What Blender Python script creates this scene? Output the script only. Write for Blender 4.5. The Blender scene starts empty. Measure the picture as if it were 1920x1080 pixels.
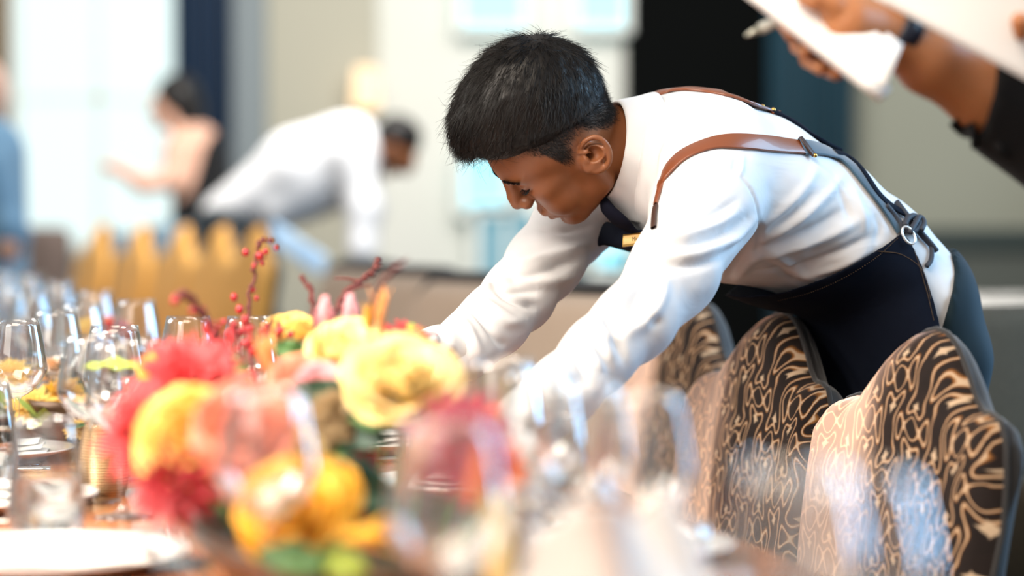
import bpy, bmesh, math, random
import numpy as np
from mathutils import Vector, Matrix
from mathutils.bvhtree import BVHTree

C = bpy.context.scene.collection
sc = bpy.context.scene
PI = math.pi

# ------------------------------------------------------------------ camera, world, light, exposure
FPX = 85.0 / 36.0 * 1920.0              # focal length in pixels of the 1920 frame
HORIZON = 405.0
PITCH = math.atan((540.0 - HORIZON) / FPX)
CAM = np.array([0.0, 0.0, 1.10])
cd = bpy.data.cameras.new('camera')
cam = bpy.data.objects.new('camera', cd); C.objects.link(cam)
cam.location = CAM
cam.rotation_euler = (PI/2 - PITCH, 0, 0)
cd.lens = 85.0; cd.sensor_width = 36.0
cd.dof.use_dof = True; cd.dof.focus_distance = 3.33; cd.dof.aperture_fstop = 1.7
cd.clip_start = 0.05; cd.clip_end = 100
sc.camera = cam
R_ = np.array([1.0, 0, 0]); U_ = np.array([0, math.sin(PITCH), math.cos(PITCH)]); D_ = np.array([0, math.cos(PITCH), -math.sin(PITCH)])

w = bpy.data.worlds.new('room_light'); sc.world = w; w.use_nodes = True
w.node_tree.nodes['Background'].inputs[0].default_value = (1.0, 0.97, 0.93, 1)
w.node_tree.nodes['Background'].inputs[1].default_value = 0.45

def area(name, loc, target, size, power, color, sy=None):
    l = bpy.data.lights.new(name, 'AREA'); l.energy = power; l.color = color
    l.size = size
    if sy: l.shape = 'RECTANGLE'; l.size_y = sy
    o = bpy.data.objects.new(name, l); C.objects.link(o); o.location = loc
    d = Vector(target) - Vector(loc); o.rotation_euler = d.to_track_quat('-Z', 'Y').to_euler()
    return o
area('window_light_front', (-2.8, -0.6, 3.2), (0.0, 3.2, 0.9), 2.6, 62, (1.0, 0.92, 0.82))
area('window_light_side', (3.3, 3.3, 2.5), (0.4, 3.5, 1.0), 1.9, 120, (0.40, 0.70, 1.0))
tl_ = area('table_fill_light', (-1.7, 1.7, 2.1), (-0.6, 2.6, 0.75), 0.8, 16, (1.0, 0.90, 0.78)); tl_.data.spread = math.radians(60)  # added fill spot to brighten the near table; no lamp stands there
area('window_light_back', (3.7, 5.4, 1.35), (0.5, 3.4, 0.9), 1.6, 95, (0.30, 0.62, 1.0))
area('window_light_left', (-3.6, 4.4, 2.6), (0.1, 3.3, 0.9), 1.6, 55, (1.0, 0.97, 0.9))
area('ceiling_lamp_light', (-0.5, 1.6, 2.7), (-0.3, 2.5, 0.75), 1.4, 58, (1.0, 0.86, 0.70))

area('hall_fill_light', (0.0, 8.6, 3.4), (0.0, 13.0, 1.2), 3.0, 270, (1.0, 0.97, 0.92), 1.5)  # added fill, unseen, to brighten the back wall
sc.view_settings.view_transform = 'Standard'
sc.view_settings.look = 'None'
sc.view_settings.exposure = 0.15
sc.view_settings.gamma = 1.0
sc.view_settings.use_curve_mapping = False
sc.cycles.use_denoising = True
sc.cycles.max_bounces = 12
sc.cycles.transparent_max_bounces = 24
sc.cycles.transmission_bounces = 12
sc.cycles.sample_clamp_indirect = 4.0
sc.cycles.caustics_refractive = False
sc.cycles.caustics_reflective = False

# ------------------------------------------------------------------ helpers: points, numbers
def P(px, py, d):
    """world point seen at pixel (px, py) of the 1920x1080 frame, d metres along the view axis"""
    return CAM + d * (D_ + R_ * ((px - 960.0) / FPX) + U_ * ((540.0 - py) / FPX))
def nrm(v):
    v = np.asarray(v, float); return v / (np.linalg.norm(v) + 1e-12)
def catmull(pts, n):
    """smooth interpolation of rows of numbers"""
    p = np.asarray(pts, float)
    q = np.vstack([2*p[0]-p[1], p, 2*p[-1]-p[-2]])
    out = []
    m = len(p) - 1
    for i in range(n):
        t = i / (n - 1) * m; k = min(int(t), m - 1); u = t - k
        a, b, c, d = q[k], q[k+1], q[k+2], q[k+3]
        out.append(0.5*((2*b) + (-a+c)*u + (2*a-5*b+4*c-d)*u*u + (-a+3*b-3*c+d)*u**3))
    return np.array(out)
def hash_noise(p, scale, seed=0):
    """smooth value noise on an (n,3) array, -1..1"""
    q = p * scale + seed * 17.31
    i = np.floor(q).astype(np.int64); f = q - i; f = f*f*(3-2*f)
    def h(a):
        n = (a[:,0]*73856093) ^ (a[:,1]*19349663) ^ (a[:,2]*83492791) ^ (seed*2654435)
        n = (n ^ (n >> 13)) * 1274126177 & 0x7fffffff
        return (n % 65536) / 32768.0 - 1.0
    r = 0
    for dx in (0,1):
        for dy in (0,1):
            for dz in (0,1):
                wgt = (f[:,0] if dx else 1-f[:,0])*(f[:,1] if dy else 1-f[:,1])*(f[:,2] if dz else 1-f[:,2])
                r = r + wgt*h(i + np.array([dx,dy,dz]))
    return r

# ------------------------------------------------------------------ helpers: objects
def tag(o, label=None, cat=None, group=None, kind=None):
    if label: o['label'] = label
    if cat: o['category'] = cat
    if group: o['group'] = group
    if kind: o['kind'] = kind
    return o
def empty(name, loc=(0,0,0), rz=0.0, label=None, cat=None, group=None):
    o = bpy.data.objects.new(name, None); C.objects.link(o)
    o.location = loc; o.rotation_euler = (0,0,rz); o.empty_display_size = .05
    return tag(o, label, cat, group)
def mesh_obj(name, verts, faces, mat=None, parent=None, smooth=True, uv=None):
    me = bpy.data.meshes.new(name)
    me.from_pydata([tuple(map(float, v)) for v in verts], [], [tuple(int(i) for i in f) for f in faces])
    if smooth: me.polygons.foreach_set('use_smooth', [True]*len(me.polygons))
    if uv is not None:
        l = me.uv_layers.new(name='UVMap')
        idx = np.zeros(len(me.loops), np.int32); me.loops.foreach_get('vertex_index', idx)
        l.data.foreach_set('uv', np.asarray(uv, np.float32)[idx].ravel())
    me.update()
    o = bpy.data.objects.new(name, me); C.objects.link(o)
    if mat: me.materials.append(mat)
    if parent: o.parent = parent
    return o
def copy_tree(o, parent=None):
    c = o.copy(); C.objects.link(c)
    if parent: c.parent = parent
    for ch in list(o.children): copy_tree(ch, c)
    return c
def addmod(o, kind, **kw):
    m = o.modifiers.new(kind.lower(), kind)
    for k, v in kw.items(): setattr(m, k, v)
    return m
class MB:
    """collects shapes into one mesh"""
    def __init__(s): s.v = []; s.f = []; s.uvs = []
    def add(s, v, f, uv=None):
        b = len(s.v); s.v += [tuple(x) for x in v]; s.f += [tuple(i + b for i in q) for q in f]
        s.uvs += [tuple(x) for x in uv] if uv is not None else [(0,0)]*len(v)
        return s
    def box(s, c, size, M=None, bevel=0.0):
        bm = bmesh.new(); bmesh.ops.create_cube(bm, size=1.0)
        for v in bm.verts: v.co = Vector((v.co.x*size[0], v.co.y*size[1], v.co.z*size[2]))
        if bevel: bmesh.ops.bevel(bm, geom=bm.edges[:]+bm.verts[:], offset=bevel, segments=3, affect='EDGES', profile=.5)
        bm.verts.index_update()
        vs = [np.array(v.co) for v in bm.verts]; fs = [[v.index for v in f.verts] for f in bm.faces]; bm.free()
        if M is not None: vs = [np.array(M) @ v for v in vs]
        return s.add([v + np.array(c, float) for v in vs], fs)
    def tube(s, pts, rad, n=10, cap=True):
        pts = np.asarray(pts, float); m = len(pts)
        rad = np.full(m, rad) if np.isscalar(rad) else np.asarray(rad, float)
        t = np.gradient(pts, axis=0); t /= np.linalg.norm(t, axis=1)[:,None] + 1e-12
        u = np.cross(t[0], [0,0,1.0]);
        if np.linalg.norm(u) < .1: u = np.cross(t[0], [1.0,0,0])
        u = nrm(u); vs = []; fs = []
        for i in range(m):
            u = nrm(u - t[i]*np.dot(u, t[i])); w_ = np.cross(t[i], u)
            for k in range(n):
                a = 2*PI*k/n; vs.append(pts[i] + rad[i]*(math.cos(a)*u + math.sin(a)*w_))
        for i in range(m-1):
            for k in range(n):
                k2 = (k+1) % n; fs.append((i*n+k, i*n+k2, (i+1)*n+k2, (i+1)*n+k))
        if cap:
            fs.append(tuple(range(n-1,-1,-1))); fs.append(tuple((m-1)*n+k for k in range(n)))
        return s.add(vs, fs)
    def lathe(s, prof, n=40, c=(0,0,0), closed=False):
        """prof: (r, z) pairs from bottom to top; r=0 ends are welded"""
        vs = []; fs = []; rows = []
        for r, z in prof:
            if r < 1e-6: rows.append([len(vs)]); vs.append((c[0], c[1], c[2]+z))
            else:
                rows.append(list(range(len(vs), len(vs)+n)))
                for k in range(n):
                    a = 2*PI*k/n; vs.append((c[0]+r*math.cos(a), c[1]+r*math.sin(a), c[2]+z))
        m = len(rows); rr = range(m) if closed else range(m-1)
        for i in rr:
            a, b = rows[i], rows[(i+1) % m]
            for k in range(n):
                k2 = (k+1) % n
                if len(a) == 1 and len(b) == 1: continue
                if len(a) == 1: fs.append((a[0], b[k2], b[k]))
                elif len(b) == 1: fs.append((a[k], a[k2], b[0]))
                else: fs.append((a[k], a[k2], b[k2], b[k]))
        return s.add(vs, fs)
    def ball(s, c, r, n=10, R=None):
        r = np.array([r]*3 if np.isscalar(r) else r, float)
        prof = [(math.sin(PI*i/n), -math.cos(PI*i/n)) for i in range(n+1)]
        prof[0] = (0,-1); prof[-1] = (0,1)
        t = MB().lathe(prof, n*2)
        v = np.array(t.v)*r
        if R is not None: v = v @ np.array(R).T
        return s.add(v + np.array(c, float), t.f)
    def grid(s, G, closed_u=False, uv=None):
        """G: (m, n, 3) array"""
        m, n = G.shape[:2]; fs = []
        for i in range(m-1):
            for k in range(n if closed_u else n-1):
                k2 = (k+1) % n; fs.append((i*n+k, i*n+k2, (i+1)*n+k2, (i+1)*n+k))
        return s.add(G.reshape(-1,3), fs, None if uv is None else uv.reshape(-1,2))
    def build(s, name, mat=None, parent=None, smooth=True, uv=False):
        return mesh_obj(name, s.v, s.f, mat, parent, smooth, s.uvs if uv else None)

# ------------------------------------------------------------------ helpers: bodies and cloth grown from distance fields
class Field:
    def __init__(s, xs, ys, zs):
        s.ax = [np.asarray(a, np.float32) for a in (xs, ys, zs)]
        s.f = np.full([len(a) for a in s.ax], 0.5, np.float32)
    @staticmethod
    def uniform(lo, hi, h):
        return Field(*[np.arange(lo[i], hi[i]+h, h) for i in range(3)])
    def sub(s, lo, hi):
        sl = []
        for a, l, h in zip(s.ax, lo, hi):
            i = int(np.searchsorted(a, l)); j = int(np.searchsorted(a, h))
            if j <= i: return None, None
            sl.append(slice(i, j))
        sl = tuple(sl)
        X, Y, Z = np.meshgrid(s.ax[0][sl[0]], s.ax[1][sl[1]], s.ax[2][sl[2]], indexing='ij', sparse=True)
        return sl, (X, Y, Z)
    def put(s, sl, d, k, op):
        g = s.f[sl]
        if op == 'sub': d = -d
        sign = 1.0 if op == 'add' else -1.0        # add: smooth min; sub/cut: smooth max
        a, b = sign*g, sign*d
        if k > 0:
            h = np.maximum(k - np.abs(a-b), 0)/k
            r = np.minimum(a, b) - h*h*k*0.25
        else: r = np.minimum(a, b)
        s.f[sl] = sign*r
    def cone(s, p0, p1, r0, r1=None, k=0.01, op='add'):
        r1 = r0 if r1 is None else r1
        p0 = np.asarray(p0, float); p1 = np.asarray(p1, float); m = max(r0, r1) + k + 0.02
        sl, g = s.sub(np.minimum(p0, p1)-m, np.maximum(p0, p1)+m)
        if sl is None: return s
        v = p1-p0; L2 = float(v@v) + 1e-12
        x, y, z = g[0]-p0[0], g[1]-p0[1], g[2]-p0[2]
        t = np.clip((x*v[0]+y*v[1]+z*v[2])/L2, 0, 1)
        d = np.sqrt((x-t*v[0])**2+(y-t*v[1])**2+(z-t*v[2])**2) - (r0+(r1-r0)*t)
        s.put(sl, d, k, op); return s
    def chain(s, pts, rad, k=0.01, op='add'):
        for i in range(len(pts)-1): s.cone(pts[i], pts[i+1], rad[i], rad[i+1], k, op)
        return s
    def ell(s, c, r, R=None, k=0.01, op='add'):
        """ellipsoid, rows of R are its axes"""
        c = np.asarray(c, float); r = np.asarray(r, float); R = np.eye(3) if R is None else np.asarray(R, float)
        ext = np.sqrt(((R*r[:,None])**2).sum(0)) + k + 0.02
        sl, g = s.sub(c-ext, c+ext)
        if sl is None: return s
        x, y, z = g[0]-c[0], g[1]-c[1], g[2]-c[2]
        q = [x*R[i,0]+y*R[i,1]+z*R[i,2] for i in range(3)]
        k0 = np.sqrt(sum((q[i]/r[i])**2 for i in range(3)))
        k1 = np.sqrt(sum((q[i]/r[i]**2)**2 for i in range(3))) + 1e-6
        s.put(sl, k0*(k0-1)/k1, k, op); return s
    def econe(s, p0, p1, a, b, side, k=0.02, op='add', endr=None):
        """tapered limb of elliptic section: a=(a0,a1) half size along SIDE, b=(b0,b1) across"""
        p0 = np.asarray(p0, float); p1 = np.asarray(p1, float); v = p1-p0; L = np.linalg.norm(v); ax = v/L
        sd = nrm(np.asarray(side, float) - ax*np.dot(side, ax)); ot = np.cross(ax, sd)
        m = max(*a, *b) + k + 0.02
        sl, g = s.sub(np.minimum(p0, p1)-m, np.maximum(p0, p1)+m)
        if sl is None: return s
        x, y, z = g[0]-p0[0], g[1]-p0[1], g[2]-p0[2]
        h = x*ax[0]+y*ax[1]+z*ax[2]; t = np.clip(h/L, 0, 1)
        aa = a[0]+(a[1]-a[0])*t; bb = b[0]+(b[1]-b[0])*t
        cc = np.minimum(aa, bb) if endr is None else endr
        e = h - t*L
        u = x*sd[0]+y*sd[1]+z*sd[2]; w_ = x*ot[0]+y*ot[1]+z*ot[2]
        k0 = np.sqrt((u/aa)**2+(w_/bb)**2+(e/cc)**2)
        k1 = np.sqrt((u/aa**2)**2+(w_/bb**2)**2+(e/cc**2)**2)+1e-6
        s.put(sl, k0*(k0-1)/k1, k, op); return s
    def plane(s, p, n, k=0.0, op='cut'):
        """keeps the side n points away from"""
        n = nrm(n); X, Y, Z = np.meshgrid(*s.ax, indexing='ij', sparse=True)
        d = (X-p[0])*n[0]+(Y-p[1])*n[1]+(Z-p[2])*n[2]
        s.put((slice(None),)*3, d.astype(np.float32), k, op); return s
    def mesh(s):
        f = s.f; nx, ny, nz = f.shape
        ins = f < 0
        c = np.zeros((nx-1, ny-1, nz-1), np.uint8)
        for i in (0,1):
            for j in (0,1):
                for l in (0,1):
                    c += ins[i:nx-1+i, j:ny-1+j, l:nz-1+l]
        act = (c > 0) & (c < 8)
        I, J, K = np.nonzero(act); n = len(I)
        idx = -np.ones(act.shape, np.int64); idx[I, J, K] = np.arange(n)
        acc = np.zeros((n, 3)); cnt = np.zeros(n)
        ax = s.ax; cell = (I, J, K)
        for d in range(3):
            o = [0,1,2]; o.remove(d)
            for a in (0,1):
                for b in (0,1):
                    off = [0,0,0]; off[o[0]] = a; off[o[1]] = b
                    i0 = [cell[q]+off[q] for q in range(3)]
                    i1 = list(i0); i1[d] = i0[d]+1
                    fa = f[tuple(i0)]; fb = f[tuple(i1)]
                    m = (fa < 0) != (fb < 0)
                    t = np.where(m, fa/(fa-fb+1e-20), 0)
                    p = [ax[q][i0[q]].astype(float) for q in range(3)]
                    p[d] = p[d] + t*(ax[d][i1[d]]-ax[d][i0[d]])
                    for q in range(3): acc[:,q] += np.where(m, p[q], 0)
                    cnt += m
        V = acc / np.maximum(cnt, 1)[:,None]
        F = []
        for d in range(3):
            o = [(d+1)%3, (d+2)%3]
            sl0 = [slice(None)]*3; sl1 = [slice(None)]*3
            sl0[d] = slice(0, f.shape[d]-1); sl1[d] = slice(1, f.shape[d])
            A = ins[tuple(sl0)]; B = ins[tuple(sl1)]
            e = np.nonzero(A != B); e = np.array(e)
            ok = np.ones(e.shape[1], bool)
            for q in o: ok &= (e[q] > 0) & (e[q] < f.shape[q]-1)
            e = e[:, ok]; flip = ~A[tuple(e)]
            qs = []
            for a, b in ((-1,-1),(0,-1),(0,0),(-1,0)):
                g = e.copy(); g[o[0]] += a; g[o[1]] += b
                qs.append(idx[tuple(g)])
            Q = np.array(qs).T
            Q[flip] = Q[flip][:, ::-1]
            F.append(Q)
        return V, np.vstack(F)
def relax(V, F, it=2, lam=0.5, mask=None):
    n = len(V)
    for _ in range(it):
        s = np.zeros_like(V); c = np.zeros(n)
        for a in range(4):
            b = (a+1) % 4
            for q in range(3):
                s[:,q] += np.bincount(F[:,a], V[F[:,b], q], n) + np.bincount(F[:,b], V[F[:,a], q], n)
            c += np.bincount(F[:,a], minlength=n) + np.bincount(F[:,b], minlength=n)
        d = (s/np.maximum(c,1)[:,None] - V)*lam
        if mask is not None: d *= mask[:,None]
        V = V + d
    return V
def vnormals(V, F):
    a = V[F[:,2]]-V[F[:,0]]; b = V[F[:,3]]-V[F[:,1]]; fn = np.cross(a, b)
    N = np.zeros_like(V)
    for i in range(4):
        for q in range(3): N[:,q] += np.bincount(F[:,i], fn[:,q], len(V))
    return N/(np.linalg.norm(N, axis=1)[:,None]+1e-12)
def bvh_of(V, F): return BVHTree.FromPolygons([tuple(v) for v in V], [tuple(int(i) for i in f) for f in F])
def hit(bvh, px, py):
    """the point of a surface seen at a pixel, and its normal"""
    d = Vector(nrm(P(px, py, 1.0)-CAM))
    r = bvh.ray_cast(Vector(CAM), d)
    return (np.array(r[0]), np.array(r[1])) if r[0] is not None else (None, None)
def seg_dist(V, A, B):
    v = B-A; t = np.clip(((V-A)@v)/(v@v+1e-12), 0, 1)
    return np.linalg.norm(V-(A+t[:,None]*v), axis=1), t
def attr_color(o, name, col):
    a = o.data.color_attributes.new(name, 'FLOAT_COLOR', 'POINT')
    a.data.foreach_set('color', np.asarray(col, np.float32).ravel())
def ribbon(pts, nrms, width, thick, name, mat, parent, up=0.0):
    """a strap: pts along it, nrms the surface normals under it"""
    pts = np.asarray(pts); nrms = np.asarray(nrms); t = np.gradient(pts, axis=0)
    w_ = np.full(len(pts), width) if np.isscalar(width) else np.asarray(width)
    G = []
    for i in range(len(pts)):
        n = nrm(nrms[i]); s_ = nrm(np.cross(t[i], n)); h = w_[i]/2
        c = pts[i] + n*up
        G.append([c-s_*h, c-s_*h*.98+n*thick*.8, c-s_*h*.88+n*thick, c+s_*h*.88+n*thick, c+s_*h*.98+n*thick*.8, c+s_*h, c+s_*h*.9-n*thick*.3, c-s_*h*.9-n*thick*.3])
    return MB().grid(np.array(G), closed_u=True).build(name, mat, parent)

# ------------------------------------------------------------------ helpers: materials
def mat(name, color=(.8,.8,.8), rough=.5, **kw):
    m = bpy.data.materials.new(name); m.use_nodes = True
    b = m.node_tree.nodes['Principled BSDF']
    b.inputs['Base Color'].default_value = (*color, 1); b.inputs['Roughness'].default_value = rough
    for k, v in kw.items():
        k = {'sss':'Subsurface Weight','metal':'Metallic','sheen':'Sheen Weight','sheen_rough':'Sheen Roughness','sheen_tint':'Sheen Tint','spec':'Specular IOR Level',
             'trans':'Transmission Weight','ior':'IOR','coat':'Coat Weight','emit':'Emission Strength','emit_color':'Emission Color','alpha':'Alpha','aniso':'Anisotropic'}[k]
        if isinstance(v, tuple) and len(v) == 3: v = (*v, 1)
        b.inputs[k].default_value = v
    return m
class NT:
    def __init__(s, m): s.t = m.node_tree; s.b = s.t.nodes['Principled BSDF']
    def n(s, kind, **kw):
        nd = s.t.nodes.new('ShaderNode'+kind)
        for k, v in kw.items():
            if k in nd.inputs.keys() if hasattr(nd.inputs,'keys') else False: nd.inputs[k].default_value = v
            else: setattr(nd, k, v)
        return nd
    def l(s, a, b): s.t.links.new(a, b)
    def inp(s, sock, v):
        if hasattr(v, 'is_output') or hasattr(v, 'links'): s.l(v, sock)
        else: sock.default_value = v
    def math(s, op, a, b=0.0, c=None, clamp=False):
        nd = s.t.nodes.new('ShaderNodeMath'); nd.operation = op; nd.use_clamp = clamp
        s.inp(nd.inputs[0], a); s.inp(nd.inputs[1], b)
        if c is not None: s.inp(nd.inputs[2], c)
        return nd.outputs[0]
    def ramp(s, f, stops, interp='LINEAR'):
        nd = s.t.nodes.new('ShaderNodeValToRGB'); nd.color_ramp.interpolation = interp
        el = nd.color_ramp.elements
        while len(el) < len(stops): el.new(.5)
        for e, (p, c) in zip(el, stops): e.position = p; e.color = (*c, 1) if len(c) == 3 else c
        s.l(f, nd.inputs[0]); return nd.outputs[0]
    def mix(s, f, a, b, mode='MIX'):
        nd = s.t.nodes.new('ShaderNodeMix'); nd.data_type = 'RGBA'; nd.blend_type = mode
        s.inp(nd.inputs[0], f)
        for i, v in ((6, a), (7, b)): s.inp(nd.inputs[i], (*v, 1) if isinstance(v, tuple) and len(v) == 3 else v)
        return nd.outputs[2]
    def noise(s, scale, detail=3, co=None, dist=0.0, rough=.5, out=0):
        nd = s.t.nodes.new('ShaderNodeTexNoise'); nd.inputs['Scale'].default_value = scale; nd.inputs['Detail'].default_value = detail
        nd.inputs['Distortion'].default_value = dist; nd.inputs['Roughness'].default_value = rough
        s.l(co if co is not None else s.obj(), nd.inputs['Vector']); return nd.outputs[out]
    def obj(s):
        if not hasattr(s, 'tc'): s.tc = s.t.nodes.new('ShaderNodeTexCoord')
        return s.tc.outputs['Object']
    def uv(s):
        s.obj(); return s.tc.outputs['UV']
    def mapping(s, co, scale=(1,1,1), rot=(0,0,0), loc=(0,0,0)):
        nd = s.t.nodes.new('ShaderNodeMapping'); s.l(co, nd.inputs[0])
        nd.inputs['Scale'].default_value = scale; nd.inputs['Rotation'].default_value = rot; nd.inputs['Location'].default_value = loc
        return nd.outputs[0]
    def bump(s, h, strength=.3, dist=.002):
        nd = s.t.nodes.new('ShaderNodeBump'); nd.inputs['Strength'].default_value = strength; nd.inputs['Distance'].default_value = dist
        s.l(h, nd.inputs['Height']); s.l(nd.outputs[0], s.b.inputs['Normal']); return nd
    def color(s, c): s.l(c, s.b.inputs['Base Color'])
# ================================================================== the room
BY = 13.0
def bx(px, d=BY): return (px-960)/FPX*d
def bz(py, d=BY): return 1.10 + (HORIZON-py)/FPX*d
def struct(name, mb, m): return tag(mb.build(name, m, smooth=False), kind='structure')
def wallbox(name, x0, x1, z0, z1, m, y0=BY, y1=None, kind=True, bevel=0):
    y1 = y0+.12 if y1 is None else y1
    o = MB().box(((x0+x1)/2,(y0+y1)/2,(z0+z1)/2), (x1-x0, y1-y0, z1-z0), bevel=bevel).build(name, m, smooth=False)
    return tag(o, kind='structure') if kind else o
carpet = mat('brown_carpet', (.045,.036,.028), .95); nt = NT(carpet)
nt.color(nt.mix(nt.noise(30, 4), (.028,.024,.02), (.075,.06,.045))); nt.bump(nt.noise(400, 2), .3, .004)
struct('floor', MB().box((0,6.4,-.03),(13,15.2,.06)), carpet)
cream = mat('cream_plaster', (.62,.63,.58), .8); nt = NT(cream); nt.color(nt.mix(nt.noise(1.2, 2), (.60,.62,.56), (.70,.70,.66)))
beige = mat('beige_panel', (.40,.385,.31), .8)
olive = mat('grey_olive_wallpaper', (.30,.30,.24), .85); nt = NT(olive); nt.color(nt.mix(nt.noise(.6, 2), (.19,.19,.14), (.34,.36,.31)))
darkp = mat('black_lacquer_panel', (.002,.0024,.0024), .85, spec=.05)
grey = mat('grey_pilaster_paint', (.20,.235,.25), .7)
goldw = mat('dark_gold_wallpaper', (.16,.09,.02), .6)
wains = mat('dark_green_grey_wainscot', (.075,.085,.075), .6)
railm = mat('dark_green_rail', (.022,.036,.034), .5)
ceilm = mat('ceiling_paint', (.6,.6,.57), .9)
ZT = 3.6
wallbox('wall_back', -6.5, 6.5, 0, ZT, cream, BY+.12, BY+.3)
wallbox('wall_right', 6.5, 6.7, 0, ZT, olive, -1, BY+.3)
wallbox('wall_left', -6.7, -6.5, 0, ZT, cream, -1, BY+.3)
wallbox('trim_1', bx(-400), bx(22), 0, ZT, goldw, BY, BY+.12)
wallbox('trim_2', bx(440), bx(500), 0, ZT, grey, BY-.05, BY+.12)
wallbox('trim_3', bx(500), bx(706), 0, ZT, beige, BY+.05, BY+.12)
wallbox('trim_4', bx(1172), bx(1452), .0, ZT, darkp, BY, BY+.12)
wallbox('trim_5', bx(1585), 6.5, 0, ZT, olive, BY, BY+.12)
wallbox('trim_6', bx(1452), 6.5, 0, bz(470), wains, BY-.04, BY+.02)
wallbox('trim_7', bx(1452), 6.5, bz(470), bz(428), railm, BY-.08, BY+.02)
wallbox('trim_8', bx(1003), bx(1172), 0, bz(498), mat('dark_teal_panel', (.025,.06,.075), .6), BY+.02, BY+.12)
wallbox('baseboard_back', bx(706), bx(1172), 0, .16, railm, BY+.05, BY+.14)
def curtain(name, x0, x1, z0, z1, m, y, folds, label, amp=.05):
    n = folds*10; G = np.zeros((2, n+1, 3))
    for i in range(n+1):
        t = i/n; yy = y + amp*math.sin(t*folds*2*PI) + .02*math.sin(t*9+1)
        for r, z in enumerate((z0, z1)): G[r, i] = (x0+(x1-x0)*t, yy*(1 if r else 1), z)
    o = MB().grid(G).build(name, m); addmod(o, 'SOLIDIFY', thickness=.012)
    return tag(o, label, 'curtain')
navy = mat('navy_velvet', (.003,.022,.060), .9, sheen=.1, spec=.2)
teal = mat('teal_velvet', (.003,.045,.075), .9, sheen=.1, spec=.2)
curtain('curtain', bx(338), bx(442), 0, ZT, navy, BY-.14, 4, 'navy blue floor-length curtain beside the tall bright window')
curtain('curtain', bx(1440), bx(1590), 0, ZT, teal, BY-.16, 7, 'dark teal floor-length curtain beside the black wall panel')
# windows: frames, bars and daylit panes
def lit(name, col, s):
    m = bpy.data.materials.new(name); m.use_nodes = True; b = m.node_tree.nodes['Principled BSDF']
    b.inputs['Base Color'].default_value = (.05,.05,.05,1); b.inputs['Emission Color'].default_value = (*col, 1); b.inputs['Emission Strength'].default_value = s
    return m
day1 = lit('daylit_glass', (.80,.97,.95), 1.0); day2 = lit('daylit_cyan_glass', (.30,.85,1.0), 1.5); day3 = lit('daylit_blue_glass', (.16,.42,.52), .8)
wf = mat('white_window_frame', (.72,.76,.72), .5)
def window(n, x0, x1, z0, z1, pane, cols, rows, y=BY):
    root = MB()
    f = .045
    for (a,b,c,d) in ((x0-f,x1+f,z0-f,z0),(x0-f,x1+f,z1,z1+f),(x0-f,x0,z0,z1),(x1,x1+f,z0,z1)): root.box(((a+b)/2,y,(c+d)/2),(b-a,.12,d-c))
    for i in range(1, cols): x = x0+(x1-x0)*i/cols; root.box((x,y+.02,(z0+z1)/2),(.03,.05,z1-z0))
    for i in range(1, rows): z = z0+(z1-z0)*i/rows; root.box(((x0+x1)/2,y+.02,z),(x1-x0,.05,.03))
    r = root.build('window_%d' % n, wf, smooth=False); tag(r, kind='structure')
    p = MB().box(((x0+x1)/2,y+.06,(z0+z1)/2),(x1-x0,.01,z1-z0)).build('window_pane', pane, r, smooth=False)
    return r
window(1, bx(38), bx(332), .95, 3.3, day1, 2, 3)
window(2, bx(872), bx(978), bz(48), 3.3, day2, 1, 2)
window(3, bx(1086), bx(1166), bz(48), 3.3, day2, 1, 2)
window(4, bx(872), bx(948), bz(388), bz(296), day2, 1, 1)
window(5, bx(900), bx(1000), .10, bz(396), day3, 2, 2)
window(6, bx(1120), bx(1186), bz(512), bz(468), day2, 1, 1)
# wall lamp with a warm shade
wl = empty('wall_lamp', (bx(690), BY-.06, bz(200)), 0, 'small warm glowing wall lamp on the beige panel', 'lamp')
warm = lit('warm_lamp_shade', (1.0,.72,.42), 1.6)
MB().lathe([(.0,-.02),(.075,-.02),(.055,.20),(.0,.20)], 24, (0,-.12,.0)).build('lamp_shade', warm, wl)
b = MB().box((0,.03,.02),(.07,.05,.16), bevel=.008).tube([(0,.03,-.04),(0,-.06,-.06),(0,-.12,-.03),(0,-.12,.0)], .009)
b.build('bracket', mat('lamp_brass', (.5,.32,.1), .3, metal=1.0), wl)
# ================================================================== the long table and what stands on it
DL = nrm([-.225,.974,0]); DW = nrm([-.974,-.225,0]); R0 = np.array([.15,3.05,0])
TZ = .75
def T(s, t, z=TZ): return R0 + DL*s + DW*t + np.array([0,0,z])
wood = mat('polished_reddish_wood', (.42,.155,.06), .22, spec=.6, coat=.3); nt = NT(wood)
ww = nt.n('TexWave'); ww.inputs['Scale'].default_value = 3; ww.inputs['Distortion'].default_value = 9; ww.inputs['Detail'].default_value = 3; ww.bands_direction = 'X'
nt.l(nt.mapping(nt.obj(), (5,.6,1)), ww.inputs[0])
nt.color(nt.mix(ww.outputs[1], (.34,.11,.038), (.52,.20,.08)))
TA = math.atan2(DL[1], DL[0]) - PI/2
tb = empty('dining_table', T(.425, .53, 0), TA, 'long polished reddish wooden dining table laid for a banquet', 'table')
LEN = 7.25; WID = 1.06
MB().box((0,.0,TZ-.02),(WID,LEN,.04), bevel=.006).build('tabletop', wood, tb)
MB().box((0,0,TZ-.085),(WID-.16,LEN-.2,.09)).build('apron_rail', wood, tb, smooth=False)
for sy in (-.82,-.28,.28,.82): MB().box((0,sy*LEN/2,.36),(.42,.09,.70), bevel=.006).build('leg', wood, tb)

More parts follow.
